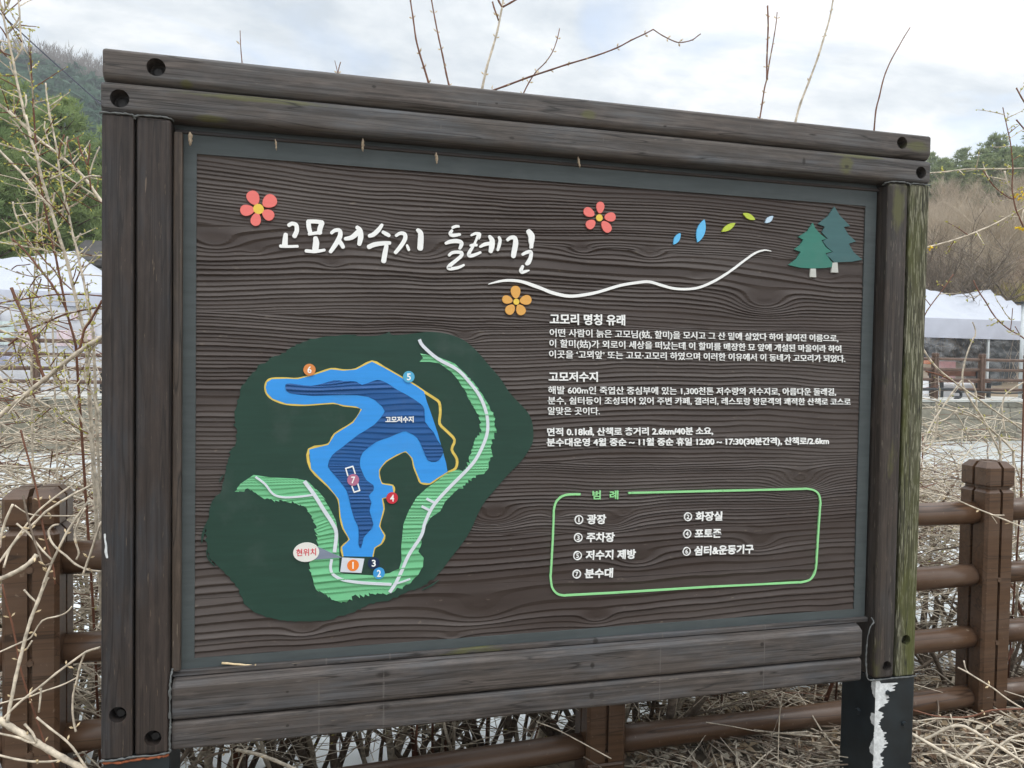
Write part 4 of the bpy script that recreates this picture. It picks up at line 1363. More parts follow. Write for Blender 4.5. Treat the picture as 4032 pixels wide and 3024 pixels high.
# white sheet-covered tables between fence and tent
for (x, y, w, lb) in ((18.2, 16.15, 1.6, 'long low table under a white sheet left of the bench'), (23.2, 16.5, 1.7, 'low table under a white sheet at the foot of the lamp pole')):
    r = thing('sheeted_table', (x, y, FZ), lb, 'table')
    V, F = [], []
    prof = [(-.5, 0), (-.46, .42), (-.35, .47), (.35, .47), (.46, .42), (.5, 0)]
    for i in range(17):
        for k, (a, b) in enumerate(prof):
            V.append((x - w / 2 + w * i / 16, y + a * .8 + (.03 * math.sin(i * 1.8) if b == 0 else 0), FZ + .01 + b + .015 * math.sin(i * .8 + k)))
    for i in range(16):
        for k in range(5): F.append((i * 6 + k, i * 6 + 6 + k, i * 6 + 7 + k, i * 6 + 1 + k))
    F += [tuple(range(6)), tuple(reversed(range(96, 102)))]
    from_pydata('sheet', V, F, M_WHITEB, r, None, None, True)
box_thing('plastic_crate', (23.3, 15.6, FZ), .7, .5, .55, M_BLUE, 'blue plastic crate on the promenade by the lamp pole', 'crate', (M_BLUE, .03), lidname='rim')


def bench(x, y, label):
    r = thing('park_bench', (x, y, FZ), label, 'bench', 'benches along the promenade')
    w = 1.75
    for k in range(2):
        bm = bmesh.new(); bm_box(bm, x - w / 2, x + w / 2, y - .10 + k * .2 - .08, y - .10 + k * .2 + .08, FZ + .42, FZ + .455, .006, 1)
        from_bm('seat_slat', bm, M_BROWN, r)
    bm = bmesh.new(); bm_box(bm, x - w / 2, x + w / 2, y + .24, y + .275, FZ + .60, FZ + .80, .008, 1)
    from_bm('backrest', bm, M_BROWN, r)
    for s in (-1, 1):
        bm = bmesh.new(); lx = x + s * (w / 2 - .06)
        bm_box(bm, lx - .045, lx + .045, y - .22, y - .14, FZ, FZ + .42, .006, 1)
        bm_box(bm, lx - .045, lx + .045, y + .16, y + .235, FZ, FZ + .82, .006, 1)
        from_bm('leg', bm, M_DKMETAL, r)
    return r


bench(18.3, 15.55, 'brown slatted park bench behind the far fence right of the sign')
bench(-3.0, 15.4, 'brown park bench behind the far fence by the left tent')
bench(-7.2, 15.4, 'brown park bench at the left end of the far promenade')
# black pipe along the far fence
tb = Tubes(8)
pp = [Vector((15.2, 14.2, FZ + .25)), Vector((16.6, 14.2, FZ + .27)), Vector((16.95, 14.2, FZ + .20)), Vector((16.98, 14.2, FZ + .07)), Vector((16.8, 14.2, FZ + .02))]
tb.add(smooth_pts(pp, False, 5), .035)
pp = [Vector((16.8 + .45 * k, 14.21, FZ + .19 + .02 * math.sin(k * 1.3))) for k in range(0, 18)]
tb.add(smooth_pts(pp, False, 2), .024)
tag(tb.build('black_hose', M_DKMETAL), 'black hose looped along the foot of the distant fence', 'hose')
# lamp pole at the right edge
p = at_y(4026, 1300, 15.4)
r = thing('lamp_pole', (p.x, p.y, FZ), 'pale metal lamp pole with a flat dark head on the far bank', 'lamp pole')
bm = bmesh.new(); bm_cyl(bm, (p.x, p.y, FZ), (p.x, p.y, 3.55), .055, .05, 14)
from_bm('pole', bm, M_POLE, r, None, True)
bm = bmesh.new(); bm_box(bm, p.x - .19, p.x + .30, p.y - .12, p.y + .12, 3.552, 3.60, .01, 2)
from_bm('lamp_head', bm, M_DKMETAL, r)
# small dark-roofed building behind the left tent
r = thing('pavilion', (-3.9, 22.5, FZ), 'low dark roofed timber building behind the left tent', 'building')
bm = bmesh.new(); bm_box(bm, -5.6, -.2, 21.0, 24.0, FZ, 4.05)
from_bm('wall', bm, simple('grey_render', (.34, .33, .29), .8, .2, 2), r)
V = [(-6.1, 20.5, 4.2), (.3, 20.5, 4.2), (.3, 22.5, 5.0), (-6.1, 22.5, 5.0), (.3, 24.5, 4.2), (-6.1, 24.5, 4.2), (-6.1, 20.5, 4.06), (.3, 20.5, 4.06), (.3, 24.5, 4.06), (-6.1, 24.5, 4.06)]
from_pydata('roof', V, [(0, 1, 2, 3), (3, 2, 4, 5), (6, 7, 1, 0), (9, 8, 7, 6), (8, 9, 5, 4), (7, 8, 4, 2, 1), (6, 0, 3, 5, 9)], simple('dark_roof', (.055, .05, .048), .7, .3, 3), r)
bm = bmesh.new()
for k in range(26): bm_box(bm, -5.5 + k * .2, -5.4 + k * .2, 20.94, 20.985, 2.6, 3.75)
from_bm('lattice', bm, M_BROWN, r)
# overhead cable in front of the hill
tb = Tubes(6)
a, b = at_d(-260, -190, 9.0), at_d(900, 820, 13.0)
tb.add([a.lerp(b, k / 14) - Vector((0, 0, .10 * math.sin(math.pi * k / 14))) for k in range(15)], .0085)
tag(tb.build('overhead_cable', simple('cable_sheath', (.05, .05, .07), .5, .1)), 'thin dark overhead cable slanting down across the hill to the sign', 'cable')
# ------------------------------------------------------------------ foliage helpers
def leaf_mat(name, c0, c1, scale=1.2, rough=.75, trans=.45):
    m, t, b = newmat(name)
    n_ = nnoise(t, 1.0, (scale, scale, scale), 3, .6)
    c = nramp(t, n_, [(.32, c0), (.68, c1)])
    t.links.new(c, b.inputs['Base Color'])
    b.inputs['Roughness'].default_value = rough
    b.inputs['Specular IOR Level'].default_value = .15
    tr = t.nodes.new('ShaderNodeBsdfTranslucent'); t.links.new(c, tr.inputs[0])
    mx_ = t.nodes.new('ShaderNodeMixShader'); mx_.inputs[0].default_value = trans
    t.links.new(b.outputs[0], mx_.inputs[1]); t.links.new(tr.outputs[0], mx_.inputs[2])
    t.links.new(mx_.outputs[0], t.nodes['Material Output'].inputs[0])
    return m


M_PINE = leaf_mat('pine_needles', (.18, .25, .105), (.34, .41, .17), 1.1)
M_PINE2 = leaf_mat('far_pine_needles', (.19, .25, .125), (.36, .40, .20), .5)
M_BLUEP = leaf_mat('hill_pine_needles', (.050, .108, .068), (.10, .17, .10), .12)
M_BARK = simple('pine_bark', (.13, .095, .075), .95, .35, 6, .1)
M_BARE = simple('bare_bark', (.19, .155, .12), .95, .35, 5, .1)
M_SCRUB = leaf_mat('brown_scrub', (.46, .36, .29), (.68, .58, .47), .35, .95)
M_HAZEBR = leaf_mat('bare_ridge_trees', (.19, .165, .145), (.26, .225, .20), .1, .95)
M_YELLOW = leaf_mat('yellow_green_shrub', (.42, .38, .10), (.58, .52, .16), 2.0)


def tuft(V, F, p, d, l, w, n, rng):
    """a spray of narrow needle blades round direction d"""
    d = Vector(d).normalized(); p = Vector(p)
    u = d.orthogonal().normalized(); v_ = d.cross(u)
    for k in range(n):
        a = 2 * math.pi * (k + rng.random()) / n
        s = rng.uniform(.35, .95)
        e = (d * (1 - s * .45) + (u * math.cos(a) + v_ * math.sin(a)) * s).normalized()
        side = e.cross(Vector((rng.uniform(-1, 1), rng.uniform(-1, 1), rng.uniform(-1, 1)))).normalized()
        b = len(V)
        ll = l * rng.uniform(.7, 1.15)
        V += [tuple(p - side * w * .4), tuple(p + side * w * .4), tuple(p + e * ll * .6 + side * w * .5), tuple(p + e * ll), tuple(p + e * ll * .6 - side * w * .5)]
        F.append((b, b + 1, b + 2, b + 3, b + 4))


def pine_parts(seed, h, spread, whorls, tuft_l, tuft_w, blades, dens, crown_base=.18, flat=.0):
    """trunk with limbs, and needles in tufts along branchlets"""
    rng = random.Random(seed)
    tb = Tubes(7)
    bend = [Vector((rng.uniform(-1, 1), rng.uniform(-1, 1), 0)) * .02 * h for _ in range(8)]
    tp = [Vector((0, 0, h * k / 7)) + bend[k] * (k / 7) for k in range(8)]
    tb.add(tp, [h * .022 * (1 - .93 * k / 7) for k in range(8)])
    V, F = [], []
    def trunk_at(t):
        k = min(int(t * 7), 6); return tp[k].lerp(tp[k + 1], t * 7 - k)
    for i in range(whorls):
        t = crown_base + (1 - crown_base) * (i / (whorls - 1)) ** .9 * .985
        n = rng.randint(4, 6)
        a0 = rng.random() * 6.28
        env = spread * h * (1.04 - t) ** .62 * (.55 + .45 * min(1, (t - crown_base) / .12 + .2))
        for k in range(n):
            a = a0 + 2 * math.pi * k / n + rng.uniform(-.3, .3)
            L = env * rng.uniform(.6, 1.12)
            rise = (.10 + .55 * t) * (1 - flat)
            p0 = trunk_at(t)
            d = Vector((math.cos(a), math.sin(a), rise)).normalized()
            m = 5
            pts = [p0 + d * (L * q / m) + Vector((0, 0, (.06 * L) * math.sin(q / m * 2.2) - .05 * L * (q / m) ** 2)) for q in range(m + 1)]
            tb.add(pts, [h * .006 * (1 - t * .6) * (1 - .85 * q / m) + .004 for q in range(m + 1)])
            nb = max(3, int(L * dens))
            for q in range(nb):
                s = .25 + .75 * (q + rng.random()) / nb
                j = min(int(s * m), m - 1)
                b = pts[j].lerp(pts[j + 1], s * m - j)
                side = d.cross(Vector((0, 0, 1))).normalized() * rng.choice((-1, 1))
                bl = L * .34 * (1.15 - s) + tuft_l * .6
                e = (d * rng.uniform(.2, .9) + side * rng.uniform(.3, 1) + Vector((0, 0, rng.uniform(.1, .7)))).normalized()
                for z in range(2 + int(bl / tuft_l)):
                    o_ = b + e * (bl * rng.uniform(.2, 1)) + Vector((rng.uniform(-1, 1), rng.uniform(-1, 1), rng.uniform(-.5, .8))) * tuft_l * .5
                    tuft(V, F, o_, e + Vector((0, 0, .8)), tuft_l, tuft_w, blades, rng)
    for z in range(6): tuft(V, F, tp[-1] + Vector((rng.uniform(-1, 1), rng.uniform(-1, 1), -rng.random() * 2)) * tuft_l, (0, 0, 1), tuft_l * 1.2, tuft_w, blades, rng)
    return tb, V, F


def make_pine(seed, h, spread, whorls, tl, tw_, blades, dens, mat, cb=.18, flat=0.):
    tb, V, F = pine_parts(seed, h, spread, whorls, tl, tw_, blades, dens, cb, flat)
    me_t = bpy.data.meshes.new('trunk'); me_t.from_pydata(tb.v, [], tb.f); me_t.materials.append(M_BARK)
    me_c = bpy.data.meshes.new('crown'); me_c.from_pydata(V, [], F); me_c.materials.append(mat)
    return me_t, me_c


def place_tree(name, loc, rz, sc, meshes, label, cat, group, names=('trunk', 'crown')):
    r = bpy.data.objects.new(name, None); COL.objects.link(r)
    r.location = loc; r.rotation_euler = (0, 0, rz); r.scale = (sc, sc, sc)
    tag(r, label, cat, group)
    for nm, me in zip(names, meshes):
        o = bpy.data.objects.new(nm, me); COL.objects.link(o); o.parent = r
    return r


def polar(px, dist):
    """ground point in the direction of a photo column, dist metres away"""
    d = ray(px, 1430); d.z = 0; d.normalize()
    x, y = CAM.x + d.x * dist, CAM.y + d.y * dist
    z = float(terrain_z(np.array([x]), np.array([y]))[0]) if math.hypot(x, y) > 26 else FAR_Z
    return Vector((x, y, z - .1))


near_p = [make_pine(11, 10, .30, 24, .30, .030, 9, 6.0, M_PINE, .10), make_pine(12, 10, .27, 22, .30, .030, 9, 6.0, M_PINE, .12)]
LEFT_PINES = [(-90, 26.0, 8.5, 0, 'bright green pine at the left edge behind the left tent'), (70, 30.0, 9.5, 1, 'tall bright green pine in the middle of the pines left of the sign'), (235, 28.0, 8.7, 0, 'bright green pine with upright candle shoots right of the tallest left pine'), (420, 33.0, 9.2, 1, 'bright green pine half hidden by the left edge of the sign'),
              (640, 31.0, 7.6, 0, 'bright green pine wholly behind the left half of the sign')]
for i, (px, dist, h, k, lb) in enumerate(LEFT_PINES):
    place_tree('pine_tree', polar(px, dist), 1.3 * i, h / 10, near_p[k], lb, 'tree', 'pines behind the left tent')
far_p = [make_pine(21, 9, .46, 8, .60, .09, 8, 4.6, M_PINE2, .22, .85), make_pine(22, 9, .40, 9, .60, .09, 8, 4.6, M_PINE2, .20, .7), make_pine(23, 9, .50, 8, .62, .09, 8, 4.4, M_PINE2, .24, .95)]
RIGHT_PINES = [(3560, 75, 5.0, 0, 'green pine on the slope just hidden behind the right end of the sign'), (3640, 80, 5.4, 1, 'slim pine on the right slope beside the sign edge'), (3705, 76, 4.3, 2, 'low spreading pine on the right slope next to the sign'), (3765, 82, 5.6, 1, 'pale upright pine left of the tallest pine on the right slope'), (3838, 75, 4.8, 0, 'broad pine in front of the tallest pine on the right slope'),
               (3900, 80, 6.6, 2, 'tallest spreading pine on the right slope'), (3975, 84, 5.2, 0, 'rounded pine right of the tallest pine on the slope'), (4040, 78, 6.2, 1, 'pine at the far right edge of the slope'), (4130, 78, 5.6, 2, 'pine beyond the right edge of the slope'), (3440, 78, 5.2, 2, 'pine on the slope wholly behind the sign'),
               (3685, 70, 4.0, 2, 'small low pine at the top of the thicket beside the sign edge'), (3790, 69, 3.8, 0, 'small pine at the top of the thicket left of the tallest pine'), (3858, 67, 4.4, 1, 'front pine at the top of the thicket just below the tallest pine'), (3935, 68, 4.6, 2, 'front pine at the top of the thicket right of the tallest pine'), (4012, 69, 4.4, 0, 'front pine at the top of the thicket near the right edge')]
for i, (px, dist, h, k, lb) in enumerate(RIGHT_PINES):
    place_tree('pine_tree', polar(px, dist), 2.1 * i, h / 9, far_p[k], lb, 'tree', 'pines on the right slope')


# ------------------------------------------------------------------ bare trees and scrub
def bare_parts(seed, h, forks=3, levels=4, r0=.09, spread=.5, up=.55):
    rng = random.Random(seed)
    tb = Tubes(5); tw = Tubes(3)
    def grow(p, d, L, r, lev):
        m = 4
        pts = [p]
        dd = d
        for q in range(m):
            dd = (dd + Vector((rng.uniform(-1, 1), rng.uniform(-1, 1), rng.uniform(-.5, .9))) * .20).normalized()
            pts.append(pts[-1] + dd * (L / m))
        (tb if lev < 2 else tw).add(pts, [r * (1 - .55 * q / m) for q in range(m + 1)], cap=False)
        if lev >= levels: return
        for k in range(forks + (1 if lev else 0)):
            t = rng.uniform(.35, 1)
            j = min(int(t * m), m - 1)
            b = pts[j].lerp(pts[j + 1], t * m - j)
            a = rng.random() * 6.28
            e = (dd * up + Vector((math.cos(a), math.sin(a), rng.uniform(-.1, .7))) * spread).normalized()
            grow(b, e, L * rng.uniform(.5, .75), r * .5, lev + 1)
    for k in range(forks):
        a = rng.random() * 6.28
        grow(Vector((0, 0, 0)), Vector((math.cos(a) * .3, math.sin(a) * .3, 1)).normalized(), h * rng.uniform(.38, .5), r0, 0)
    res = []
    for nm, T in (('trunk', tb), ('branches', tw)):
        me = bpy.data.meshes.new(nm); me.from_pydata(T.v, [], T.f); me.materials.append(M_BARE); res.append(me)
    return res


bare = [bare_parts(31, 6, 3, 4, .07), bare_parts(32, 6, 3, 3, .07, .8, .4), bare_parts(33, 5, 4, 4, .06, .45, .7)]
BARES = [(3680, 31, .95, 2, 'pale thin stemmed bare tree beside the right end of the sign'), (3742, 33, .9, 0, 'slender bare tree left of the dark forked tree'), (3815, 30.5, .95, 1, 'dark forked bare tree behind the middle of the right tent'), (3880, 31.5, 1.0, 1, 'leaning bare tree right of the dark forked tree'), (3950, 33, .8, 0, 'bare tree behind the peak of the right tent'),
         (4025, 30.5, .75, 1, 'low dark bare tree behind the lamp pole'), (60, 24.5, .62, 0, 'pale bare sapling behind the left tent near the edge'), (150, 25.5, .7, 2, 'bare sapling cluster behind the peak of the left tent'), (290, 25, .55, 1, 'small bare tree beside the dark roofed building')]
for i, (px, dist, sc, k, lb) in enumerate(BARES):
    place_tree('bare_tree', polar(px, dist), 1.7 * i, sc, bare[k], lb, 'tree', 'leafless trees behind the tents', ('trunk', 'branches'))


M_PALEBARK = leaf_mat('pale_bare_branches', (.46, .385, .29), (.68, .59, .47), .5, .95, .3)
pale = []
for sd in (35, 36):
    pr = bare_parts(sd, 5, 4, 4, .05, .5, .62)
    for me in pr: me.materials.clear(); me.materials.append(M_PALEBARK)
    pale.append(pr)
rb = random.Random(9)
for i in range(22):
    px_ = 3560 + 26 * i + rb.uniform(-14, 14)
    place_tree('bare_tree', polar(px_, rb.uniform(34, 66)), rb.random() * 6, rb.uniform(.6, 1.0), pale[i % 2], 'pale leafless tree rising from the thicket on the right slope', 'tree', 'pale bare trees on the right slope', ('trunk', 'branches'))


def scrub(name, label, n, fn, h0, h1, mat, seed, wd=.03, blades=7, lean=.5):
    """leafless brush as countless upright twigs"""
    rng = np.random.default_rng(seed)
    P_ = fn(n, rng)
    V, F = [], []
    for (x, y, z) in P_:
        h = rng.uniform(h0, h1)
        for k in range(blades):
            dx_, dy_ = rng.normal(0, lean, 2) * h
            bx, by = rng.normal(0, .25, 2) * h
            s = rng.uniform(.55, 1)
            a = rng.random() * math.pi
            wx, wy = math.cos(a) * wd, math.sin(a) * wd
            b = len(V)
            mx_, my_, mz = x + bx + dx_ * .35, y + by + dy_ * .35, z + h * s * .55
            V += [(x + bx - wx, y + by - wy, z), (x + bx + wx, y + by + wy, z), (mx_ + wx * .7, my_ + wy * .7, mz), (x + bx + dx_ * s, y + by + dy_ * s, z + h * s), (mx_ - wx * .7, my_ - wy * .7, mz)]
            F.append((b, b + 1, b + 2, b + 3, b + 4))
    o = from_pydata(name, V, F, mat)
    tag(o, label, 'thicket', None, 'stuff')
    return o


def sector(px0, px1, d0, d1, zmin=None):
    def fn(n, rng):
        px = rng.uniform(px0, px1, n); d = np.sqrt(rng.uniform(d0 ** 2, d1 ** 2, n))
        out = []
        for a, b in zip(px, d):
            p = polar(a, b); out.append((p.x, p.y, p.z))
        return out
    return fn


scrub('brown_thicket', 'pale brown leafless thicket covering the right slope', 5600, sector(2300, 4330, 29, 76), .9, 2.3, M_SCRUB, 5, .009, 12, .5)
scrub('brown_thicket', 'darker brown stems scattered through the pale thicket on the right slope', 450, sector(2300, 4330, 29, 72), 1.2, 2.9, M_BARE, 55, .012, 6, .38)
scrub('brown_thicket', 'brown brush at the foot of the left pines behind the tent', 900, sector(-250, 700, 23.5, 30), .7, 1.7, M_SCRUB, 6, .014, 8, .5)
scrub('yellow_shrubbery', 'yellow green flowering shrubbery behind the right tent', 260, sector(3950, 4300, 31, 36), .8, 1.7, M_YELLOW, 7, .02, 26, .5)


def forest(name, label, n, fn, mat, seed, hr, wr, kind):
    rng = np.random.default_rng(seed)
    V, F = [], []
    pts = fn(n, rng)
    for (x, y, z) in pts:
        h = rng.uniform(*hr); w = h * rng.uniform(*wr)
        m = 46 if kind == 'pine' else 44
        for k in range(m):
            t = rng.random()
            if kind == 'pine':
                r = w * (1 - t) ** .7 * rng.uniform(.35, 1); zz = z + h * (.15 + .85 * t)
            else:
                r = w * math.sin(math.pi * (.15 + .8 * t)) * rng.uniform(.2, 1); zz = z + h * (.2 + .8 * t)
            a = rng.random() * 6.283
            px, py = x + r * math.cos(a), y + r * math.sin(a)
            if kind == 'pine':
                s = h * rng.uniform(.07, .13)
                d = rng.normal(0, 1, (4, 3)) * s; d[:, 2] *= .6
                b = len(V)
                V += [(px + q[0], py + q[1], zz + q[2]) for q in d]
                F.append((b, b + 1, b + 2)); F.append((b + 1, b + 3, b + 2))
            else:
                b = len(V)
                l = h * rng.uniform(.08, .2); ww = h * .008
                ex, ey = math.cos(a) * l * .5, math.sin(a) * l * .5
                V += [(px - ww, py, zz), (px + ww, py, zz), (px + ex, py + ey, zz + l)]
                F.append((b, b + 1, b + 2))
        b = len(V)
        ww = h * .02
        V += [(x - ww, y, z - .5), (x + ww, y, z - .5), (x, y, z + h * .9)]
        F.append((b, b + 1, b + 2))
    return tag(from_pydata(name, V, F, mat), label, 'forest', None, 'stuff')


forest('hill_forest', 'blue green pine forest covering the high left hill', 2600, sector(-700, 1500, 62, 192), M_BLUEP, 8, (5, 9), (.20, .32), 'pine')
forest('ridge_trees', 'brown leafless trees along the ridge of the left hill', 1500, sector(-700, 1500, 178, 232), M_HAZEBR, 9, (5.5, 10), (.25, .4), 'bare')
forest('hill_forest', 'hazy trees on the slope behind the right pines', 420, sector(1500, 4400, 90, 122), M_PINE2, 10, (3, 5), (.22, .34), 'pine')
HAZE = .0013
# ------------------------------------------------------------------ forsythia thicket on the near bank
M_TWIG = simple('pale_twig_bark', (.57, .495, .39), .8, .42, 45, .2)
M_STEM = simple('grey_brown_stem_bark', (.19, .15, .115), .9, .45, 40, .2, bump=.4)
M_RED = simple('red_brown_shoot', (.17, .075, .045), .6, .25, 20, .3)
M_BUD = simple('yellow_green_bud', (.46, .44, .10), .6, .25, 60, .3)
M_FLOWER = simple('yellow_flower', (.85, .60, .02), .6, .1, 60, .3)
TW = [M_TWIG, M_STEM, M_RED]


def wander(p, d, L, m, curl, droop, rng):
    pts = [Vector(p)]
    dd = Vector(d).normalized()
    for k in range(m):
        dd = (dd + Vector((rng.uniform(-1, 1), rng.uniform(-1, 1), rng.uniform(-1, 1))) * curl + Vector((0, 0, -droop * (k + 1) / m))).normalized()
        pts.append(pts[-1] + dd * (L / m))
    return pts, dd


YLIM = -.50                                    # canes do not reach forward through the fence


def clip(pts):
    for k, p in enumerate(pts):
        if p.y < YLIM: return pts[:k]
    return pts


def shrub_mesh(seed, nmain, h, r0, side, fine, lean=.45, buds=.4, zlow=.95):
    """a many-stemmed shrub: thick old stems, arching canes, fine crossing twigs, buds"""
    rng = random.Random(seed)
    st, tw, bd = Tubes(6), Tubes(3), Buds()
    for i in range(nmain):
        a = rng.random() * 6.28
        p = Vector((math.cos(a), math.sin(a), 0)) * rng.uniform(.02, .30) - Vector((0, 0, .12))
        d = Vector((math.cos(a) * lean * rng.random() + rng.uniform(-.25, .25), math.sin(a) * lean * rng.random() + rng.uniform(-.22, .22), 1)).normalized()
        L = h * rng.uniform(.65, 1.2)
        pts, dd = wander(p, d, L, 9, .10, .12, rng)
        r = r0 * rng.uniform(.45, 1.15)
        mi = 0 if rng.random() < .14 else (2 if rng.random() < .12 else 1)
        cp = clip(pts)
        if len(cp) > 1: st.add(cp, [r * (1 - .72 * k / 9) for k in range(len(cp))], mi)
        for k in range(side):
            t = .38 + .62 * rng.random() ** .8
            j = min(int(t * 9), 8)
            b = pts[j].lerp(pts[j + 1], t * 9 - j)
            a2 = rng.random() * 6.28
            e = Vector((math.cos(a2), math.sin(a2) * .8, rng.uniform(-.1, .8))).normalized()
            l2 = h * rng.uniform(.25, .8)
            q, _ = wander(b, e, l2, 7, .12, .16, rng)
            if b.z < zlow * .8 and rng.random() < .6: continue
            q = clip(q)
            if len(q) < 3 or (q[-1].z < zlow * .5 and rng.random() < .8): continue
            nq = len(q) - 1
            r2_ = r * .26 * rng.uniform(.6, 1.1) + .0022
            tw.add(q, [r2_ * (1 - .75 * z / 7) for z in range(nq + 1)], 0 if rng.random() < .82 else (2 if rng.random() < .35 else 1), False)
            for z in range(fine):
                tt = rng.uniform(.1, .98); jj = min(int(tt * nq), nq - 1)
                bb = q[jj].lerp(q[jj + 1], tt * nq - jj)
                a3 = rng.random() * 6.28
                e3 = Vector((math.cos(a3), math.sin(a3) * .7, rng.uniform(-.4, .8))).normalized()
                q3, d3 = wander(bb, e3, rng.uniform(.08, .42), 3, .14, .05, rng)
                if min(bb.z, q3[-1].z) < zlow * .9 and rng.random() < .93: continue
                q3 = clip(q3)
                if len(q3) < 3: continue
                tw.add(q3, [.0024 * (1 - .6 * y / 3) + .0006 for y in range(len(q3))], 0 if rng.random() < .88 else 2, False)
                if rng.random() < buds:
                    for y in range(1, len(q3)):
                        if rng.random() < .6:
                            bd.add(q3[y], d3 + Vector((rng.uniform(-1, 1), rng.uniform(-1, 1), rng.uniform(-.6, .8))), rng.uniform(.008, .018), .0028)
    out = []
    for nm, T in (('stems', st), ('twigs', tw)):
        me = bpy.data.meshes.new(nm); me.from_pydata(T.v, [], T.f)
        for m_ in TW: me.materials.append(m_)
        me.polygons.foreach_set('material_index', T.mi); me.polygons.foreach_set('use_smooth', [True] * len(T.f)); out.append(me)
    me = bpy.data.meshes.new('buds'); me.from_pydata(bd.v, [], bd.f); me.materials.append(M_BUD); out.append(me)
    return out


SHR = [shrub_mesh(41, 13, 1.75, .019, 13, 11, .42), shrub_mesh(42, 14, 1.6, .017, 14, 11, .5), shrub_mesh(43, 12, 1.85, .023, 12, 10, .38), shrub_mesh(44, 12, 1.5, .014, 15, 12, .7), shrub_mesh(45, 13, 1.65, .018, 13, 11, .55), shrub_mesh(46, 8, 2.5, .007, 9, 7, .40, .9, .9), shrub_mesh(47, 17, 1.7, .028, 7, 6, .26, .2, .42), shrub_mesh(48, 16, 1.6, .022, 8, 6, .34, .2, .42)]
rs = random.Random(77)


def bank(x, y):
    return float(bank_z(np.array([x]), np.array([y]))[0])


SPOTS = [(-2.6, 1.0, 3, 1.15), (-2.15, 1.6, 0, 1.05), (-1.75, 1.0, 1, 1.0), (-1.35, 1.55, 3, 1.15), (-1.0, .98, 4, 1.0), (-.6, 1.5, 1, 1.1), (-.3, .98, 3, 1.0), (.1, 1.2, 6, .9), (.42, 1.02, 7, .95), (.8, 1.15, 6, .9), (1.15, 1.0, 7, .95), (1.5, 1.2, 6, .85), (1.95, 1.0, 6, .95),
         (2.35, 1.15, 7, .95), (2.75, 1.4, 4, .9), (3.1, 1.1, 3, .95), (3.5, 1.5, 1, 1.0), (3.95, 1.1, 3, 1.0), (4.35, 1.6, 0, .98), (4.75, 1.05, 1, 1.0), (5.2, 1.6, 3, 1.05), (5.7, 1.2, 4, 1.0),
         (-3.1, 1.5, 4, 1.2), (-1.0, 2.0, 3, 1.25), (3.0, 1.9, 3, 1.1), (3.9, 2.0, 1, 1.1), (5.0, 2.1, 3, 1.15), (6.3, 1.5, 0, 1.1), (-1.45, 1.0, 5, 1.0), (-.85, 1.15, 5, .95), (3.35, 2.2, 3, 1.1), (4.4, 2.3, 1, 1.15), (-1.95, 1.25, 3, 1.1), (-.75, 1.9, 1, 1.1)]
WHERE = ['at the far left beyond the fence', 'leftmost behind the first fence bay, set back by the water', 'at the left edge just behind the fence rails', 'behind the grooved left fence post, near the water', 'right behind the left fence post', 'between the left fence post and the sign, near the water',
         'beside the left edge of the sign', 'under the left corner of the sign', 'under the sign near its left leg, close to the rails', 'under the left half of the sign, set back', 'under the middle of the sign, close to the rail', 'just left of the middle fence post', 'just right of the middle fence post',
         'under the right half of the sign with the thickest stems', 'left of the right steel leg, by the water', 'between the steel leg and the right fence post', 'behind the right fence post, by the water', 'right of the right fence post', 'near the right edge by the water', 'at the right edge close to the rails', 'beyond the right edge by the water', 'beyond the right edge on the bank',
         'outermost on the far left bank', 'farthest out in the water left of the sign', 'standing in the water right of the sign edge', 'standing in the water behind the right fence post', 'farthest out in the water at the right edge', 'outermost on the right bank', 'tallest and thinnest at the left edge of the picture', 'tall and thin with many buds beside the sign post', 'standing in the water left of the right fence post', 'standing in the water between the right fence post and the edge', 'dense behind the left edge of the first fence bay', 'standing in the water behind the left fence post']
for i, (x, y, k, sc) in enumerate(SPOTS):
    r = place_tree('forsythia_shrub', (x, y, max(bank(x, y), -.3) - .02), rs.uniform(-.15, .15), sc, SHR[k], 'leafless tangled shrub ' + WHERE[i], 'shrub', 'bare shrubs along the near bank', ('stems', 'twigs', 'buds'))
    zs = 1.0 if k == 5 else .84 if x < -.2 else (.7 if x < 2.9 else .75)
    r.scale = (-sc if i % 2 else sc, sc, sc * zs * rs.uniform(.92, 1.06))


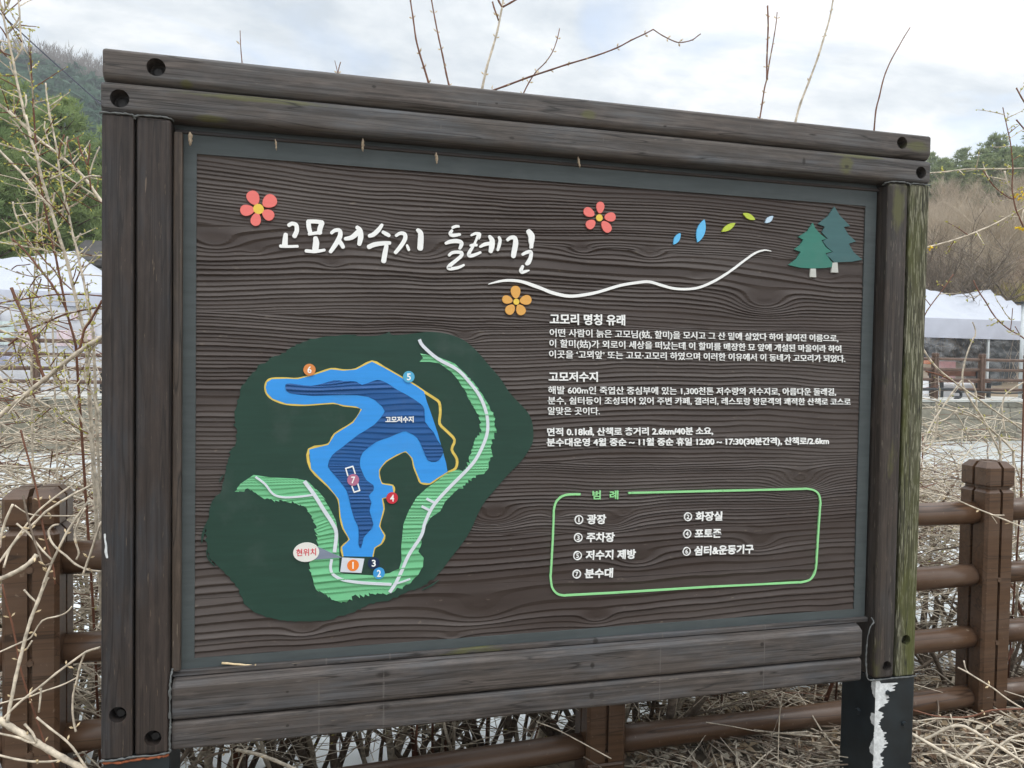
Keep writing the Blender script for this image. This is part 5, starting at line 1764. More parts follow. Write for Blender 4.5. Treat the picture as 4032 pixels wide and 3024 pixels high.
# --- the individual stems one can follow in the photograph
def traced(name, label, conv_list, group=None, bud_mat=M_BUD, buds=True, bdens=22, flowers=None, sub='canes', thin=False):
    """conv_list: (list of photo points, depth start, depth end, width in photo px, material index, root?)"""
    tb, bd = Tubes(6), Buds()
    rng = random.Random(len(label) * 7 + 1)
    first = None
    for pts, d0, d1, w, mi, root in conv_list:
        n = len(pts)
        P_ = []
        for k, (x, y) in enumerate(pts):
            dep = d0 + (d1 - d0) * k / max(n - 1, 1)
            P_.append(at_d(x, y, dep))
        rad = [w / FPX * (d0 + d1) / 2 / 2] * n
        rad = [r * (.55 + .45 * k / (n - 1)) if root else r for k, r in enumerate(rad)]
        nt_ = len(P_)
        if root:                                   # carry the stem on down to the ground
            e = P_[-1]; d = (P_[-1] - P_[-2]).normalized()
            g = Vector((e.x + d.x * .25, e.y + .12, 0)); g.z = bank(g.x, g.y) - .05
            P_ += [e.lerp(g, .5) + d * .05, g]; rad += [rad[-1] * 1.15, rad[-1] * 1.3]
        if first is None: first = P_[-1].copy()
        S = smooth_pts(P_[:nt_], False, 3)
        R = []
        for k in range(nt_ - 1):
            R += [rad[k] + (rad[k + 1] - rad[k]) * q / 3 for q in range(3)]
        R.append(rad[nt_ - 1])
        S += P_[nt_:]; R += rad[nt_:]
        R = [r * (1 + .16 * (k % 3 == 0)) for k, r in enumerate(R)]
        tb.add(S, R, mi)
        if buds and bdens > 12 and not thin:
            for k in range(2, len(S) - 2):
                if rng.random() < .34 and (S[k + 1] - S[k]).length > .004:
                    t = (S[k + 1] - S[k]).normalized(); u = t.orthogonal().normalized(); a = rng.random() * 6.28
                    e = (u * math.cos(a) + t.cross(u) * math.sin(a) - t * rng.uniform(.2, .9)).normalized()
                    q, dq = wander(S[k], e, rng.uniform(.03, .15), 4, .10, .0, rng)
                    tb.add(q, [.0024 * (1 - .5 * z / 4) for z in range(5)], 0 if rng.random() < .7 else 2, False)
                    for z in range(1, 5):
                        for s in (1, -1):
                            if rng.random() < .5:
                                o_ = Vector((rng.uniform(-1, 1), rng.uniform(-1, 1), rng.uniform(-1, 1)))
                                bd.add(q[z], dq + o_, rng.uniform(.010, .020), rng.uniform(.0024, .0036))
        if buds:
            L = sum((S[k + 1] - S[k]).length for k in range(len(S) - 1))
            acc = 0; step = 1.0 / bdens
            for k in range(len(S) - 1):
                seg = S[k + 1] - S[k]
                acc += seg.length
                if acc > step:
                    acc = 0
                    t = seg.normalized(); u = t.orthogonal().normalized(); a = rng.random() * 6.28
                    for s in (1, -1):
                        if rng.random() < .75:
                            o_ = (u * math.cos(a) + t.cross(u) * math.sin(a)) * s
                            bd.add(S[k] + o_ * R[k] * .6, o_ - t * .7, rng.uniform(.012, .022), rng.uniform(.0026, .004))
    r = thing(name, tuple(first), label, 'shrub', group)
    tb.build(sub, TW, r)
    if buds and bd.f: tag(bd.build('buds', bud_mat, r), kind='stuff')
    if flowers:
        fb = Buds()
        for (x, y, dep, nf) in flowers:
            c = at_d(x, y, dep)
            for k in range(nf):
                o_ = Vector((rng.uniform(-1, 1), rng.uniform(-1, 1), rng.uniform(-1, 1)))
                q = c + o_ * .018
                for z in range(4):
                    fb.add(q, o_ + Vector((rng.uniform(-1, 1), rng.uniform(-1, 1), rng.uniform(-1, 1))) * .8, .016, .0035)
        tag(fb.build('flowers', M_FLOWER, r), kind='stuff')
    return r


def cv(ox, oy, s):
    return lambda pts: [(ox + a / s, oy + b / s) for a, b in pts]


c2 = cv(1200, 0, 1 / .7233); c3 = cv(2800, 0, 1 / .557); c1 = cv(0, 0, 1 / .5425)
D = 2.95
traced('tall_shrub', 'slim budded shoots rising above the sign left of its middle', [(c2([(572, -60), (575, 0), (590, 100), (605, 210), (625, 290), (650, 370), (675, 455), (690, 520)]), 2.9, 2.9, 9, 2, 1), (c2([(686, -40), (690, 0), (710, 110), (730, 210), (750, 300), (770, 400), (785, 465), (795, 520)]), 2.95, 2.9, 8, 2, 1)], 'shoots rising above the sign', M_STRAW, True, 19, thin=True)
traced('tall_shrub', 'forked straight pale shoot rising above the middle of the sign', [(c2([(1082, -60), (1080, 0), (1070, 60), (1048, 170), (1020, 270), (990, 370), (965, 485), (950, 560)]), 2.9, 2.9, 11, 0, 1), (c2([(1155, -5), (1120, 15), (1078, 38)]), 2.9, 2.9, 7, 2, 0), (c2([(1040, -30), (1058, 10), (1075, 40)]), 2.9, 2.9, 7, 2, 0), (c2([(1022, 10), (1030, 40), (1042, 75), (1055, 112)]), 2.9, 2.9, 6, 2, 0)], 'shoots rising above the sign', M_STRAW, True, 16, thin=True)
traced('tall_shrub', 'long slanting shoot with a curling tip above the sign', [(c2([(2155, 185), (2140, 195), (2110, 217), (2060, 230), (2020, 228), (1950, 195), (1897, 160)]), 2.8, 2.8, 4, 2, 0), (c2([(1897, 160), (1850, 185), (1775, 220), (1700, 260), (1580, 305), (1430, 350), (1340, 380), (1220, 420), (1100, 465), (1020, 495), (960, 530)]), 2.8, 2.8, 8, 2, 1),
       (c2([(1387, 155), (1375, 210), (1350, 280), (1310, 340), (1260, 390), (1220, 450), (1188, 515), (1170, 570)]), 3.0, 3.0, 6, 2, 1)], 'shoots rising above the sign', M_STRAW, True, 22, thin=True)
traced('tall_shrub', 'pair of thin forking shoots above the right half of the sign', [(c3([(467, 85), (460, 160), (448, 240), (430, 345), (412, 440), (395, 555), (378, 620), (360, 740), (343, 843), (336, 900)]), 3.35, 3.3, 6, 2, 1), (c3([(399, 40), (402, 120), (403, 200), (398, 320), (394, 430), (394, 560)]), 3.3, 3.3, 6, 2, 0)], 'shoots rising above the sign', M_STRAW, True, 20, thin=True)
traced('tall_shrub', 'stout pale shoot rising above the right half of the sign', [(c3([(872, -60), (862, 0), (840, 120), (815, 210), (790, 290), (755, 405), (690, 580), (630, 735), (595, 865), (575, 940)]), 3.3, 3.3, 9, 0, 1)], 'shoots rising above the sign', M_STRAW, True, 11, thin=True)
traced('tall_shrub', 'curved dark shoot rising near the right end of the sign', [(c3([(1406, 195), (1365, 260), (1320, 340), (1275, 420), (1235, 510), (1210, 590), (1190, 680), (1165, 780), (1152, 920), (1146, 980)]), 3.4, 3.4, 6, 2, 1)], 'shoots rising above the sign', M_STRAW, False)
traced('tall_shrub', 'short single shoot tip above the left part of the sign', [(c1([(1743, 222), (1745, 300), (1750, 380), (1757, 455), (1762, 520)]), 2.7, 2.7, 5, 2, 1), (c2([(163, 330), (172, 365), (180, 400), (186, 440)]), 3.3, 3.3, 4, 2, 1), (c2([(195, 338), (186, 370), (180, 402)]), 3.3, 3.3, 4, 2, 0)], 'shoots rising above the sign', M_STRAW, True, 16, thin=True)

k7 = cv(0, 0, 3.319); k8 = cv(0, 400, 2.764); k3 = cv(0, 940, 3.95); k4 = cv(0, 1300, 3.95); k5 = cv(0, 1700, 2.764); kb = cv(0, 2300, 2.29)
traced('forsythia_shrub', 'tall budding shrub with a red brown shoot left of the sign', [
    (k7([(375, 605), (385, 680), (400, 800), (410, 950), (425, 1150), (432, 1350), (440, 1500)]) + k8([(360, 0), (370, 150), (385, 400), (400, 600), (430, 800), (460, 1000), (490, 1150), (520, 1300), (550, 1450), (590, 1650)]) + k3([(850, 200), (900, 450), (950, 700), (1000, 950), (1040, 1150), (1090, 1330), (1140, 1500), (1180, 1659)]), 2.72, 2.72, 9, 2, 1),
    (k7([(-20, -60), (10, 60), (40, 200), (80, 380), (120, 560), (150, 700), (175, 800), (200, 950), (240, 1150), (290, 1350), (330, 1550)]) + k8([(280, 150), (320, 330), (350, 450), (400, 580), (440, 780), (500, 980), (550, 1150), (600, 1320), (640, 1450)]) + k3([(940, 30), (1000, 200), (1060, 420), (1120, 680), (1170, 880), (1210, 1050), (1260, 1250), (1310, 1450), (1350, 1659)]), 2.66, 2.66, 13, 0, 1),
    (k7([(235, -40), (255, 150), (262, 330), (270, 450), (290, 600), (250, 700), (190, 790)]), 2.66, 2.66, 6, 0, 0), (k7([(130, -5), (105, 60), (70, 120), (40, 165)]), 2.66, 2.66, 6, 0, 0), (k7([(20, 600), (40, 680), (95, 745), (150, 795)]), 2.66, 2.66, 6, 0, 0), (k7([(250, 225), (220, 290), (160, 360), (110, 405)]), 2.66, 2.66, 6, 0, 0), (k7([(0, 350), (40, 400), (95, 500)]), 2.66, 2.66, 5, 2, 0),
    (k7([(340, 1240), (345, 1330), (325, 1420)]), 2.66, 2.66, 5, 0, 0), (k7([(130, 810), (150, 900), (190, 985), (215, 1020)]), 2.66, 2.66, 5, 0, 0)], 'forsythia shrubs left of the sign', M_BUD, True, 14)
traced('forsythia_shrub', 'pale grey many budded shrub close to the left edge of the sign', [
    (k7([(597, 1085), (610, 1250), (630, 1400), (650, 1550)]) + k8([(520, 0), (545, 150), (580, 330), (620, 520), (640, 700), (670, 880), (700, 1030), (740, 1180), (770, 1350), (800, 1480)]) + k3([(1150, 0), (1200, 180), (1240, 400), (1290, 600), (1330, 800), (1370, 1000), (1420, 1250), (1450, 1500)]), 2.62, 2.62, 10, 0, 1),
    (k8([(1085, 815), (1000, 810), (930, 830), (850, 890), (770, 980), (720, 1050), (690, 1150), (678, 1260)]), 2.55, 2.6, 8, 0, 0), (k8([(560, 760), (545, 840), (520, 940)]), 2.62, 2.62, 5, 1, 0), (k8([(735, 380), (715, 480), (705, 590)]), 2.62, 2.62, 6, 0, 0), (k8([(845, 395), (880, 540), (940, 670), (970, 800), (990, 960)]), 2.6, 2.6, 6, 2, 0), (k8([(978, 460), (970, 580), (955, 700)]), 2.6, 2.6, 6, 2, 0), (k8([(1085, 490), (1040, 590), (1000, 700), (975, 800)]), 2.6, 2.6, 5, 0, 0),
    (k8([(700, 360), (660, 480), (640, 600), (630, 680)]), 2.62, 2.62, 5, 2, 0), (k8([(730, 440), (760, 560), (800, 680), (840, 745)]), 2.62, 2.62, 5, 2, 0), (k8([(595, 990), (580, 1080), (550, 1140)]), 2.62, 2.62, 6, 0, 0), (k8([(880, 1430), (840, 1500), (800, 1570)]), 2.62, 2.62, 5, 0, 0), (k8([(490, 215), (485, 290), (510, 380), (540, 480)]), 2.62, 2.62, 5, 0, 0)], 'forsythia shrubs left of the sign', M_BUD, True, 24)
traced('forsythia_shrub', 'slanting pale canes crossing the left strip from upper left to lower right', [
    (k8([(-40, 10), (0, 40), (100, 110), (250, 250), (400, 390), (550, 510), (700, 630), (830, 740), (950, 870), (1085, 1060), (1180, 1180)]), 2.75, 2.7, 11, 0, 0), (k8([(-20, 450), (100, 490), (210, 525), (350, 560), (460, 630), (600, 720), (700, 790), (830, 890), (1000, 1000), (1100, 1075)]), 2.8, 2.72, 7, 0, 0),
    (k8([(-20, 520), (130, 670), (250, 790), (330, 890), (440, 1020), (500, 1100), (545, 1140)]), 2.7, 2.66, 9, 0, 0), (k3([(-20, 50), (200, 90), (450, 130), (650, 170), (850, 215), (1100, 245), (1350, 262), (1580, 262)]), 2.85, 2.8, 6, 0, 0), (k8([(-20, 1445), (150, 1390), (280, 1340), (420, 1290), (560, 1230), (680, 1180), (800, 1130), (900, 1060), (965, 995)]), 2.75, 2.75, 6, 0, 0),
    (k3([(180, 0), (350, 150), (500, 320), (600, 450), (700, 570), (800, 700), (880, 830), (950, 950), (1010, 1050), (1050, 1150)]), 2.78, 2.74, 8, 2, 0), (k8([(65, 80), (130, 100), (170, 150), (220, 230)]), 2.75, 2.75, 5, 0, 0), (k8([(100, 170), (180, 240), (250, 350), (290, 410)]), 2.75, 2.75, 5, 0, 0), (k8([(245, 600), (300, 680), (350, 740), (410, 800)]), 2.7, 2.7, 5, 0, 0), (k8([(310, 840), (370, 890), (430, 945)]), 2.7, 2.7, 5, 0, 0)], 'forsythia shrubs left of the sign', M_BUD, True, 20)
traced('forsythia_shrub', 'upright canes standing in front of the left tent', [
    (k8([(240, 460), (260, 520), (330, 600), (390, 640)]), 2.85, 2.85, 5, 0, 0), (k8([(395, 840), (395, 1000), (400, 1200), (405, 1350), (405, 1590)]) + k3([(570, 0), (570, 200), (545, 400), (530, 700), (500, 1000), (490, 1300), (480, 1500)]), 2.9, 2.9, 7, 0, 1), (k8([(440, 960), (420, 1100), (410, 1250)]), 2.9, 2.9, 5, 0, 0), (k8([(140, 1090), (160, 1200), (210, 1330), (260, 1430), (330, 1540), (400, 1640)]), 2.9, 2.9, 6, 0, 0),
    (k8([(220, 1130), (270, 1230), (340, 1330), (400, 1400)]), 2.9, 2.9, 5, 0, 0), (k8([(430, 1290), (455, 1450), (480, 1610)]) + k3([(690, 150), (710, 330), (740, 560), (755, 760), (775, 950), (800, 1150), (820, 1400)]), 2.95, 2.95, 6, 0, 1), (k8([(500, 1280), (450, 1360), (410, 1410)]), 2.9, 2.9, 4, 0, 0), (k3([(420, 0), (510, 130), (620, 240), (720, 370), (830, 470), (920, 610), (1000, 690), (1110, 790)]), 2.85, 2.8, 5, 2, 0),
    (k3([(1190, 430), (1160, 560), (1130, 640)]), 2.66, 2.66, 4, 2, 0), (k3([(1300, 400), (1240, 520), (1190, 640), (1150, 720)]), 2.66, 2.66, 5, 2, 0), (k3([(260, 510), (380, 560), (520, 590), (640, 600)]), 2.85, 2.85, 4, 2, 0), (k3([(180, 480), (260, 420), (380, 410), (470, 395)]), 2.85, 2.85, 4, 2, 0), (k3([(480, 780), (560, 870), (650, 990), (750, 1090), (850, 1200)]), 2.85, 2.85, 5, 0, 0), (k3([(640, 620), (610, 720), (560, 860)]), 2.85, 2.85, 5, 2, 0)], 'forsythia shrubs left of the sign', M_BUD, True, 26)
traced('forsythia_shrub', 'dark cut stem branching from a thick pale limb left of the sign', [
    (k4([(-60, 1370), (0, 1330), (100, 1240), (250, 1120), (400, 1000), (550, 880), (700, 760), (850, 640), (1000, 510), (1200, 360), (1400, 220), (1550, 130), (1620, 90)]), 2.5, 2.55, 19, 0, 0), (k3([(178, 765), (240, 920), (320, 1090), (380, 1220), (430, 1360), (470, 1480)]) + k4([(500, 150), (550, 330), (590, 480), (630, 600), (690, 745)]), 2.55, 2.53, 12, 2, 0),
    (k3([(-20, 1005), (200, 965), (400, 935), (600, 905), (800, 875), (1000, 865), (1250, 865), (1580, 890)]), 2.7, 2.7, 6, 2, 0), (k3([(130, 1659), (250, 1560), (400, 1450), (550, 1370), (700, 1310), (850, 1240), (1000, 1180), (1200, 1130), (1400, 1090), (1580, 1055)]), 2.62, 2.66, 7, 2, 0), (k3([(-20, 1420), (200, 1490), (350, 1530), (500, 1570), (620, 1659)]), 2.6, 2.6, 9, 0, 0),
    (k3([(-20, 1180), (100, 1100), (220, 1055), (320, 1060), (450, 1110), (540, 1180), (620, 1310), (680, 1430), (710, 1560)]) + k4([(710, 200), (750, 400), (780, 570), (850, 700), (900, 790), (1000, 900), (1080, 1000), (1150, 1130), (1200, 1250), (1290, 1420), (1400, 1620)]), 2.58, 2.6, 9, 0, 1),
    (k3([(1590, 960), (1480, 1150), (1400, 1290), (1320, 1400), (1290, 1500)]) + k4([(1250, 250), (1200, 330)]), 2.56, 2.56, 9, 2, 0), (k4([(1570, 150), (1450, 270), (1380, 370), (1340, 560), (1310, 700), (1370, 850), (1430, 960), (1480, 1100), (1530, 1250), (1575, 1420)]), 2.55, 2.55, 8, 0, 0), (k4([(-20, 750), (200, 860), (400, 980), (550, 1060), (700, 1150), (850, 1230), (1000, 1340), (1200, 1490), (1330, 1590)]), 2.65, 2.6, 6, 0, 0),
    (k4([(0, 420), (200, 220), (300, 100), (430, 20)]), 2.66, 2.66, 6, 0, 0), (k4([(0, 620), (150, 540), (350, 450), (550, 415), (750, 400), (1000, 390), (1150, 370)]), 2.66, 2.66, 6, 0, 0), (k4([(50, 600), (200, 400), (330, 310), (450, 210)]), 2.66, 2.66, 6, 0, 0), (k4([(1050, 210), (1120, 290), (1150, 340)]), 2.7, 2.7, 5, 0, 0), (k4([(860, 400), (1010, 560), (1090, 750)]), 2.7, 2.7, 6, 0, 0)], 'forsythia shrubs left of the sign', M_BUD, True, 26)
traced('dry_branch', 'bare pale branches sprawling in front of the left fence post', [
    (kb([(-60, 1195), (0, 1225), (100, 1290), (200, 1350), (330, 1430), (450, 1500), (570, 1570), (700, 1640), (820, 1710)]), 2.10, 2.16, 24, 0, 0), (kb([(430, -60), (400, 0), (340, 160), (280, 310), (230, 480), (180, 680), (140, 850), (115, 980), (90, 1100), (65, 1240)]), 2.2, 2.11, 13, 0, 0),
    (kb([(905, 570), (780, 610), (650, 700), (500, 810), (380, 910), (260, 1000), (150, 1090), (20, 1220)]), 2.16, 2.11, 9, 0, 0), (kb([(770, 610), (720, 740), (690, 880), (660, 1000), (655, 1150), (670, 1270), (685, 1330)]), 2.16, 2.16, 8, 0, 0), (kb([(330, 1200), (450, 1300), (570, 1390), (660, 1480), (740, 1600), (800, 1680)]), 2.14, 2.16, 8, 0, 0),
    (kb([(-20, 1540), (150, 1580), (300, 1600), (450, 1600), (550, 1585)]), 2.1, 2.14, 8, 0, 0), (kb([(-20, 1345), (150, 1380), (250, 1420), (320, 1435)]), 2.1, 2.12, 8, 0, 0), (kb([(220, 1260), (290, 1340), (330, 1420)]), 2.12, 2.12, 9, 0, 0), (kb([(20, 0), (60, 180), (110, 360), (150, 560), (180, 740), (230, 920), (280, 1070), (340, 1250), (400, 1430), (450, 1560), (495, 1670)]), 2.2, 2.2, 7, 2, 0),
    (kb([(-10, 615), (90, 570), (200, 520), (280, 480), (380, 330), (520, 290), (600, 255), (650, 200)]), 2.18, 2.24, 6, 0, 0), (kb([(-10, 1080), (100, 1050), (250, 1020), (380, 970), (560, 910), (690, 845)]), 2.14, 2.2, 6, 0, 0), (kb([(215, 50), (270, 110), (325, 160)]), 2.19, 2.19, 7, 0, 0), (kb([(370, 935), (365, 1020), (350, 1155)]), 2.13, 2.13, 7, 0, 0), (kb([(290, 510), (235, 595)]), 2.17, 2.17, 6, 0, 0)], 'dry branches in front of the fence', M_STRAW, True, 9)
traced('dry_branch', 'crossing twigs hanging over the top of the left fence post', [
    (k5([(1000, 570), (960, 600), (800, 680), (650, 770), (500, 870), (380, 990), (260, 1090), (150, 1210), (60, 1330), (-30, 1450)]), 2.26, 2.14, 9, 0, 0), (k5([(900, 510), (700, 640), (550, 750), (430, 850), (330, 960), (200, 1130), (100, 1290), (40, 1480)]), 2.26, 2.14, 8, 0, 0), (k5([(-10, 1605), (120, 1550), (250, 1480), (340, 1410), (400, 1340)]), 2.12, 2.14, 18, 0, 0),
    (k5([(640, 1010), (580, 1020), (530, 1080), (550, 1180), (620, 1270), (720, 1350), (820, 1440), (950, 1500), (1100, 1520)]), 2.2, 2.18, 8, 0, 0), (k5([(1100, 980), (1040, 1150), (1000, 1280), (950, 1420), (905, 1550)]), 2.16, 2.16, 9, 0, 0), (k5([(930, 830), (860, 960), (820, 1090), (830, 1220), (860, 1320), (830, 1390)]), 2.2, 2.2, 7, 0, 0), (k5([(140, 790), (70, 940), (20, 1100), (-5, 1260)]), 2.12, 2.12, 9, 0, 0),
    (k5([(225, -20), (270, 150), (320, 330), (360, 480), (400, 640), (430, 800), (450, 930), (470, 1050), (500, 1180), (540, 1330), (580, 1480), (600, 1659)]), 2.22, 2.2, 7, 2, 0), (k5([(250, 690), (280, 830), (310, 960), (350, 1100), (380, 1200), (430, 1340), (470, 1450), (540, 1440)]), 2.2, 2.16, 8, 1, 0), (k5([(180, 1000), (290, 1090), (380, 1190), (470, 1300), (560, 1390)]), 2.18, 2.18, 7, 0, 0),
    (k5([(960, 760), (830, 940), (720, 1110), (660, 1230), (580, 1390), (520, 1530), (470, 1659)]), 2.24, 2.18, 10, 0, 0), (k5([(160, 800), (280, 880), (400, 910), (560, 915), (850, 915)]), 2.2, 2.24, 5, 0, 0)], 'dry branches in front of the fence', M_STRAW, True, 9)

r2c = cv(3640, 1380, 4.148); r1c = cv(3640, 1080, 4.148); r0c = cv(3640, 300, 2.074)
traced('forsythia_shrub', 'pale arching canes over the stone wall right of the sign', [
    (r2c([(-30, -40), (5, 20), (90, 150), (240, 320), (430, 470), (560, 570), (800, 740), (1000, 880), (1270, 1070), (1430, 1170), (1640, 1330), (1800, 1440)]), 3.75, 3.75, 7, 0, 0), (r1c([(785, 780), (830, 900), (830, 1000), (790, 1060), (720, 1230), (660, 1420), (625, 1600)]) + r2c([(620, 480), (640, 600), (720, 760), (830, 930), (950, 1100), (1090, 1380), (1180, 1560), (1240, 1700)]), 3.8, 3.8, 8, 0, 1),
    (r2c([(720, 485), (800, 580), (845, 700), (850, 850), (870, 980), (950, 1130), (1100, 1300), (1300, 1480), (1450, 1640)]), 3.85, 3.85, 8, 0, 1), (r2c([(-30, 780), (150, 815), (330, 880), (560, 960), (760, 1040), (900, 1130), (1080, 1280), (1230, 1420)]), 3.8, 3.8, 8, 0, 1), (r2c([(610, 490), (470, 670), (340, 860), (220, 1040), (120, 1200), (20, 1420), (-30, 1520)]), 3.8, 3.7, 6, 0, 0),
    (r2c([(-30, 940), (200, 930), (440, 980), (700, 1050), (900, 1090), (1200, 1130), (1450, 1170), (1640, 1215)]), 3.9, 3.9, 6, 0, 0), (r2c([(-30, 1205), (140, 1165), (280, 1150), (400, 1090), (480, 1010), (580, 960), (720, 945)]), 3.9, 3.9, 5, 0, 0), (r2c([(-30, 1505), (250, 1480), (500, 1440), (740, 1410), (1000, 1390), (1300, 1430), (1580, 1460)]), 3.9, 3.9, 6, 0, 0),
    (r2c([(190, 850), (210, 950), (215, 1100), (205, 1250), (180, 1400), (90, 1560), (20, 1620)]), 3.8, 3.8, 7, 0, 0), (r2c([(500, 1010), (590, 1150), (670, 1300), (720, 1430), (780, 1520)]), 3.85, 3.85, 5, 0, 0), (r2c([(1626, 515), (1500, 590), (1350, 690), (1290, 800), (1270, 950), (1290, 1150), (1320, 1350)]), 3.9, 3.9, 5, 0, 0), (r2c([(1180, 930), (1260, 940), (1270, 1060)]), 3.9, 3.9, 4, 0, 0), (r2c([(20, 340), (180, 380), (320, 430), (560, 560)]), 3.75, 3.75, 6, 2, 0)], 'forsythia shrubs right of the sign', M_BUD, True, 9)
traced('forsythia_shrub', 'yellow flowering shoots against the sky at the right edge', [
    (r0c([(20, 1402), (35, 1395), (150, 1365), (300, 1320), (480, 1250), (600, 1195), (750, 1110), (850, 1055)]), 3.6, 3.5, 7, 0, 0), (r0c([(20, 797), (55, 790), (180, 780), (330, 760), (470, 757), (620, 757), (850, 750)]), 3.6, 3.6, 5, 0, 0), (r0c([(640, 255), (660, 350), (680, 440), (700, 530), (715, 650), (722, 760), (715, 900), (725, 980), (745, 1080), (790, 1190), (850, 1330)]), 3.5, 3.5, 6, 2, 1), (r0c([(655, 775), (670, 850), (705, 915)]), 3.5, 3.5, 6, 0, 0),
    (r0c([(750, 95), (790, 170), (850, 270)]), 3.5, 3.5, 5, 2, 0), (r0c([(750, 355), (813, 430), (850, 470)]), 3.5, 3.5, 5, 2, 0), (r0c([(480, 770), (560, 890), (640, 960), (720, 1003), (780, 980)]), 3.5, 3.5, 4, 2, 0), (r1c([(800, 100), (880, 270), (1000, 450), (1100, 620), (1220, 770), (1400, 910), (1560, 1000), (1700, 1110)]), 3.6, 3.5, 5, 2, 0), (r1c([(1440, 555), (1425, 750), (1405, 900)]), 3.55, 3.55, 3, 2, 0), (r1c([(1480, 850), (1550, 970)]), 3.55, 3.55, 3, 2, 0),
    (r1c([(470, 0), (330, 210), (200, 380), (60, 570), (0, 680)]), 3.6, 3.6, 4, 2, 0)], 'forsythia shrubs right of the sign', M_BUD, True, 14, [(4022, 762, 3.5, 9), (4028, 883, 3.5, 9), (3668, 965, 3.6, 3)])
t6 = cv(3580, 1750, 2.765); t7 = cv(3580, 2350, 2.462)
traced('dry_branch', 'long thin twig crossing the top of the right fence post', [(t6([(60, 480), (140, 515), (330, 550), (540, 615), (700, 685), (880, 755), (1040, 820), (1250, 905), (1400, 960)]), 3.0, 2.95, 6, 0, 0), (t6([(890, 765), (960, 770), (1035, 770)]), 2.96, 2.96, 4, 0, 0), (t6([(900, 780), (930, 820), (955, 860)]), 2.96, 2.96, 3, 0, 0)], 'dry branches in front of the fence', M_STRAW, True, 8)
traced('dry_branch', 'dry branches piled at the foot of the right fence post', [
    (t7([(-20, 1300), (60, 1350), (200, 1430), (340, 1510), (480, 1580), (620, 1640), (760, 1720)]), 2.9, 2.8, 13, 0, 0), (t7([(60, 1410), (200, 1360), (330, 1290), (430, 1255), (530, 1255), (640, 1310), (770, 1395), (900, 1470), (1113, 1610)]), 2.95, 2.8, 11, 0, 0), (t7([(420, 1650), (520, 1580), (640, 1480), (775, 1395)]), 2.85, 2.85, 11, 0, 0), (t7([(470, 685), (560, 730), (690, 810), (820, 890), (950, 990), (1113, 1090)]), 3.0, 2.95, 6, 0, 0), (t7([(530, 620), (545, 690), (570, 735)]), 3.0, 3.0, 5, 0, 0),
    (t7([(-20, 1085), (80, 1110), (250, 1155), (450, 1170), (620, 1155), (800, 1100), (1113, 1085)]), 3.0, 2.9, 6, 2, 0), (t7([(60, 1210), (250, 1180), (450, 1185), (620, 1205), (760, 1260), (880, 1340)]), 3.0, 2.95, 6, 0, 0), (t7([(340, 1510), (370, 1600), (400, 1680)]), 2.85, 2.85, 7, 0, 0), (t7([(380, 1400), (430, 1470), (520, 1570), (570, 1660)]), 2.85, 2.85, 8, 0, 0), (t7([(400, 1140), (425, 1260), (440, 1400), (455, 1560)]), 2.95, 2.95, 5, 0, 0), (t7([(1113, 1330), (980, 1370), (860, 1460), (780, 1560), (740, 1640)]), 2.85, 2.85, 8, 0, 0), (t7([(560, 1500), (720, 1460), (860, 1440), (990, 1435), (1040, 1540), (1090, 1659)]), 2.9, 2.8, 7, 0, 0)], 'dry branches in front of the fence', M_STRAW, True, 7)
m5 = cv(2400, 2550, 2.212); m4 = cv(1400, 2650, 2.011); m3 = cv(700, 2550, 2.765)
traced('dry_branch', 'pale bare branch arching under the left half of the sign', [(m3([(640, 1115), (760, 1135), (900, 1170), (1050, 1225), (1200, 1290), (1330, 1350), (1500, 1430)]), 2.5, 2.35, 13, 0, 0), (m3([(760, 1080), (700, 1180), (650, 1311)]), 2.5, 2.5, 8, 0, 0), (m3([(120, 1300), (250, 1220), (400, 1160), (560, 1130)]), 2.6, 2.6, 9, 1, 0)], 'dry branches in front of the fence', M_STRAW, True, 7)
traced('dry_stalk', 'thin straight straw leaning on the middle fence post', [(m4([(1430, 385), (1600, 450), (1780, 545), (1900, 610), (2025, 678)]), 2.75, 2.65, 4, 0, 0)], 'dry branches in front of the fence', M_STRAW, False)
traced('dry_stalk', 'thin upright straw before the lowest rail near the right steel leg', [(m5([(1505, 400), (1490, 500), (1478, 650), (1472, 800), (1468, 1048)]), 2.9, 2.9, 4, 0, 0)], 'dry branches in front of the fence', M_STRAW, False)

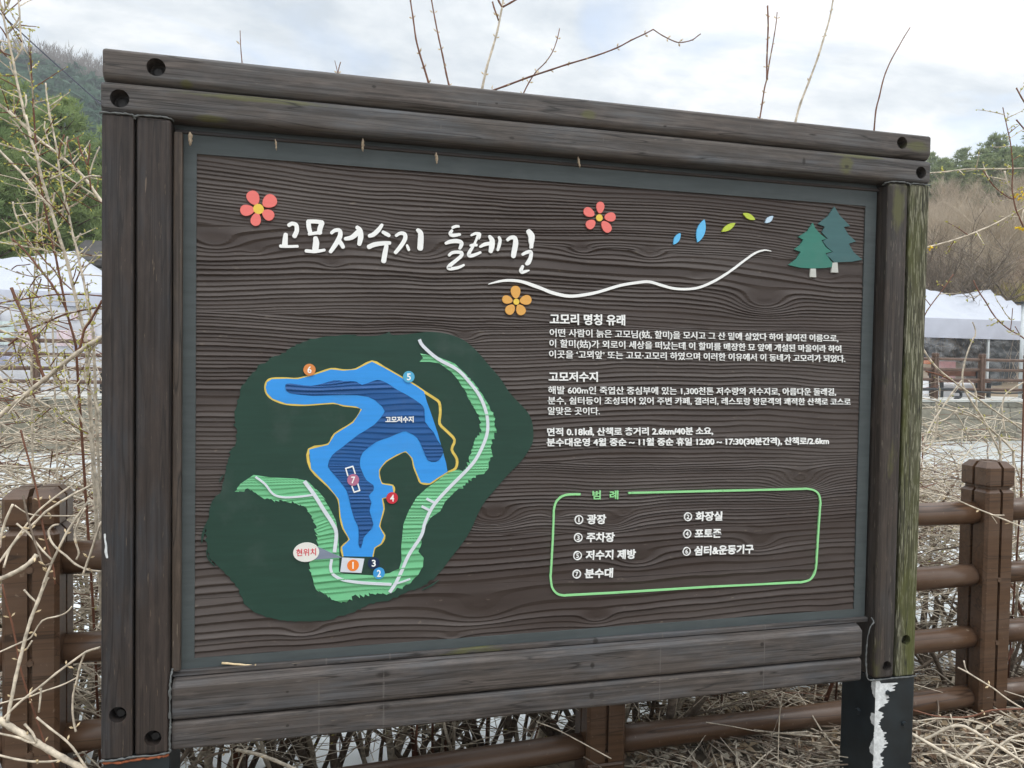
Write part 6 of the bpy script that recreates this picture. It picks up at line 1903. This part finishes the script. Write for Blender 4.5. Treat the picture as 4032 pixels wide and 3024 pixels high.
# --- leaf litter and broken twigs on the bank
rng = np.random.default_rng(15)
V, F, MI = [], [], []
for k in range(9500):
    x = rng.uniform(-2.5, 5.2) if k % 3 == 0 else rng.uniform(1.7, 4.6); y = rng.uniform(-.25, 1.15)
    if x < 1.8 and y > .42: continue
    z = float(bank_z(np.array([x]), np.array([y]))[0]) + rng.uniform(.0, .025)
    a = rng.random() * 6.28; l = rng.uniform(.012, .03); w = l * rng.uniform(.35, .6)
    u = Vector((math.cos(a), math.sin(a), rng.uniform(-.5, .5))) * l; v_ = Vector((-math.sin(a), math.cos(a), rng.uniform(-.6, .6))) * w
    c = Vector((x, y, z + .01)); b = len(V)
    n_ = Vector((0, 0, rng.uniform(.2, .9) * w))
    V += [tuple(c - u), tuple(c + v_ + n_), tuple(c + u), tuple(c - v_ + n_)]
    F += [(b, b + 1, b + 2), (b, b + 2, b + 3)]
    m_ = int(rng.integers(0, 3)); MI += [m_, m_]
LIT = [simple('dry_leaf_tan', (.34, .26, .17), .9, .3, 30), simple('dry_leaf_brown', (.17, .11, .07), .9, .3, 30), simple('dry_leaf_pale', (.46, .40, .31), .9, .25, 30)]
tag(from_pydata('leaf_litter', V, F, LIT, None, None, MI), 'dry leaf litter scattered over the bank under the fence', 'leaf litter', None, 'stuff')
tb = Tubes(4)
rr2 = random.Random(5)
for k in range(1500):
    x = rr2.uniform(-2.5, 5.2) if k % 3 == 0 else rr2.uniform(1.8, 4.6); y = rr2.uniform(-.2, 1.3)
    if x < 1.9 and y > .4: continue
    z = bank(x, y) + rr2.uniform(.01, .06); a = rr2.random() * 6.28
    q, _ = wander((x, y, z), (math.cos(a), math.sin(a), rr2.uniform(-.12, .2)), rr2.uniform(.12, .6), 5, .12, .02, rr2)
    tb.add(q, [rr2.uniform(.0012, .0042)] * 6, rr2.choice((0, 0, 1, 1)), False)
tag(tb.build('fallen_twigs', TW), 'broken dry twigs lying over the leaf litter', 'twigs', None, 'stuff')

for o in bpy.data.objects:
    if o.parent and o.name.split('.')[0] == 'buds': o['kind'] = 'stuff'

# ------------------------------------------------------------------ hazy spring air
mh = bpy.data.materials.new('haze_air'); mh.use_nodes = True
t = mh.node_tree; t.nodes.clear()
ov = t.nodes.new('ShaderNodeOutputMaterial'); pv = t.nodes.new('ShaderNodeVolumePrincipled')
pv.inputs['Color'].default_value = (.93, .96, 1.0, 1); pv.inputs['Density'].default_value = HAZE; pv.inputs['Anisotropy'].default_value = .2
t.links.new(pv.outputs[0], ov.inputs['Volume'])
bm = bmesh.new(); bm_box(bm, -345, 345, -345, 345, -6, 100)
tag(from_bm('haze', bm, mh), kind='stuff')
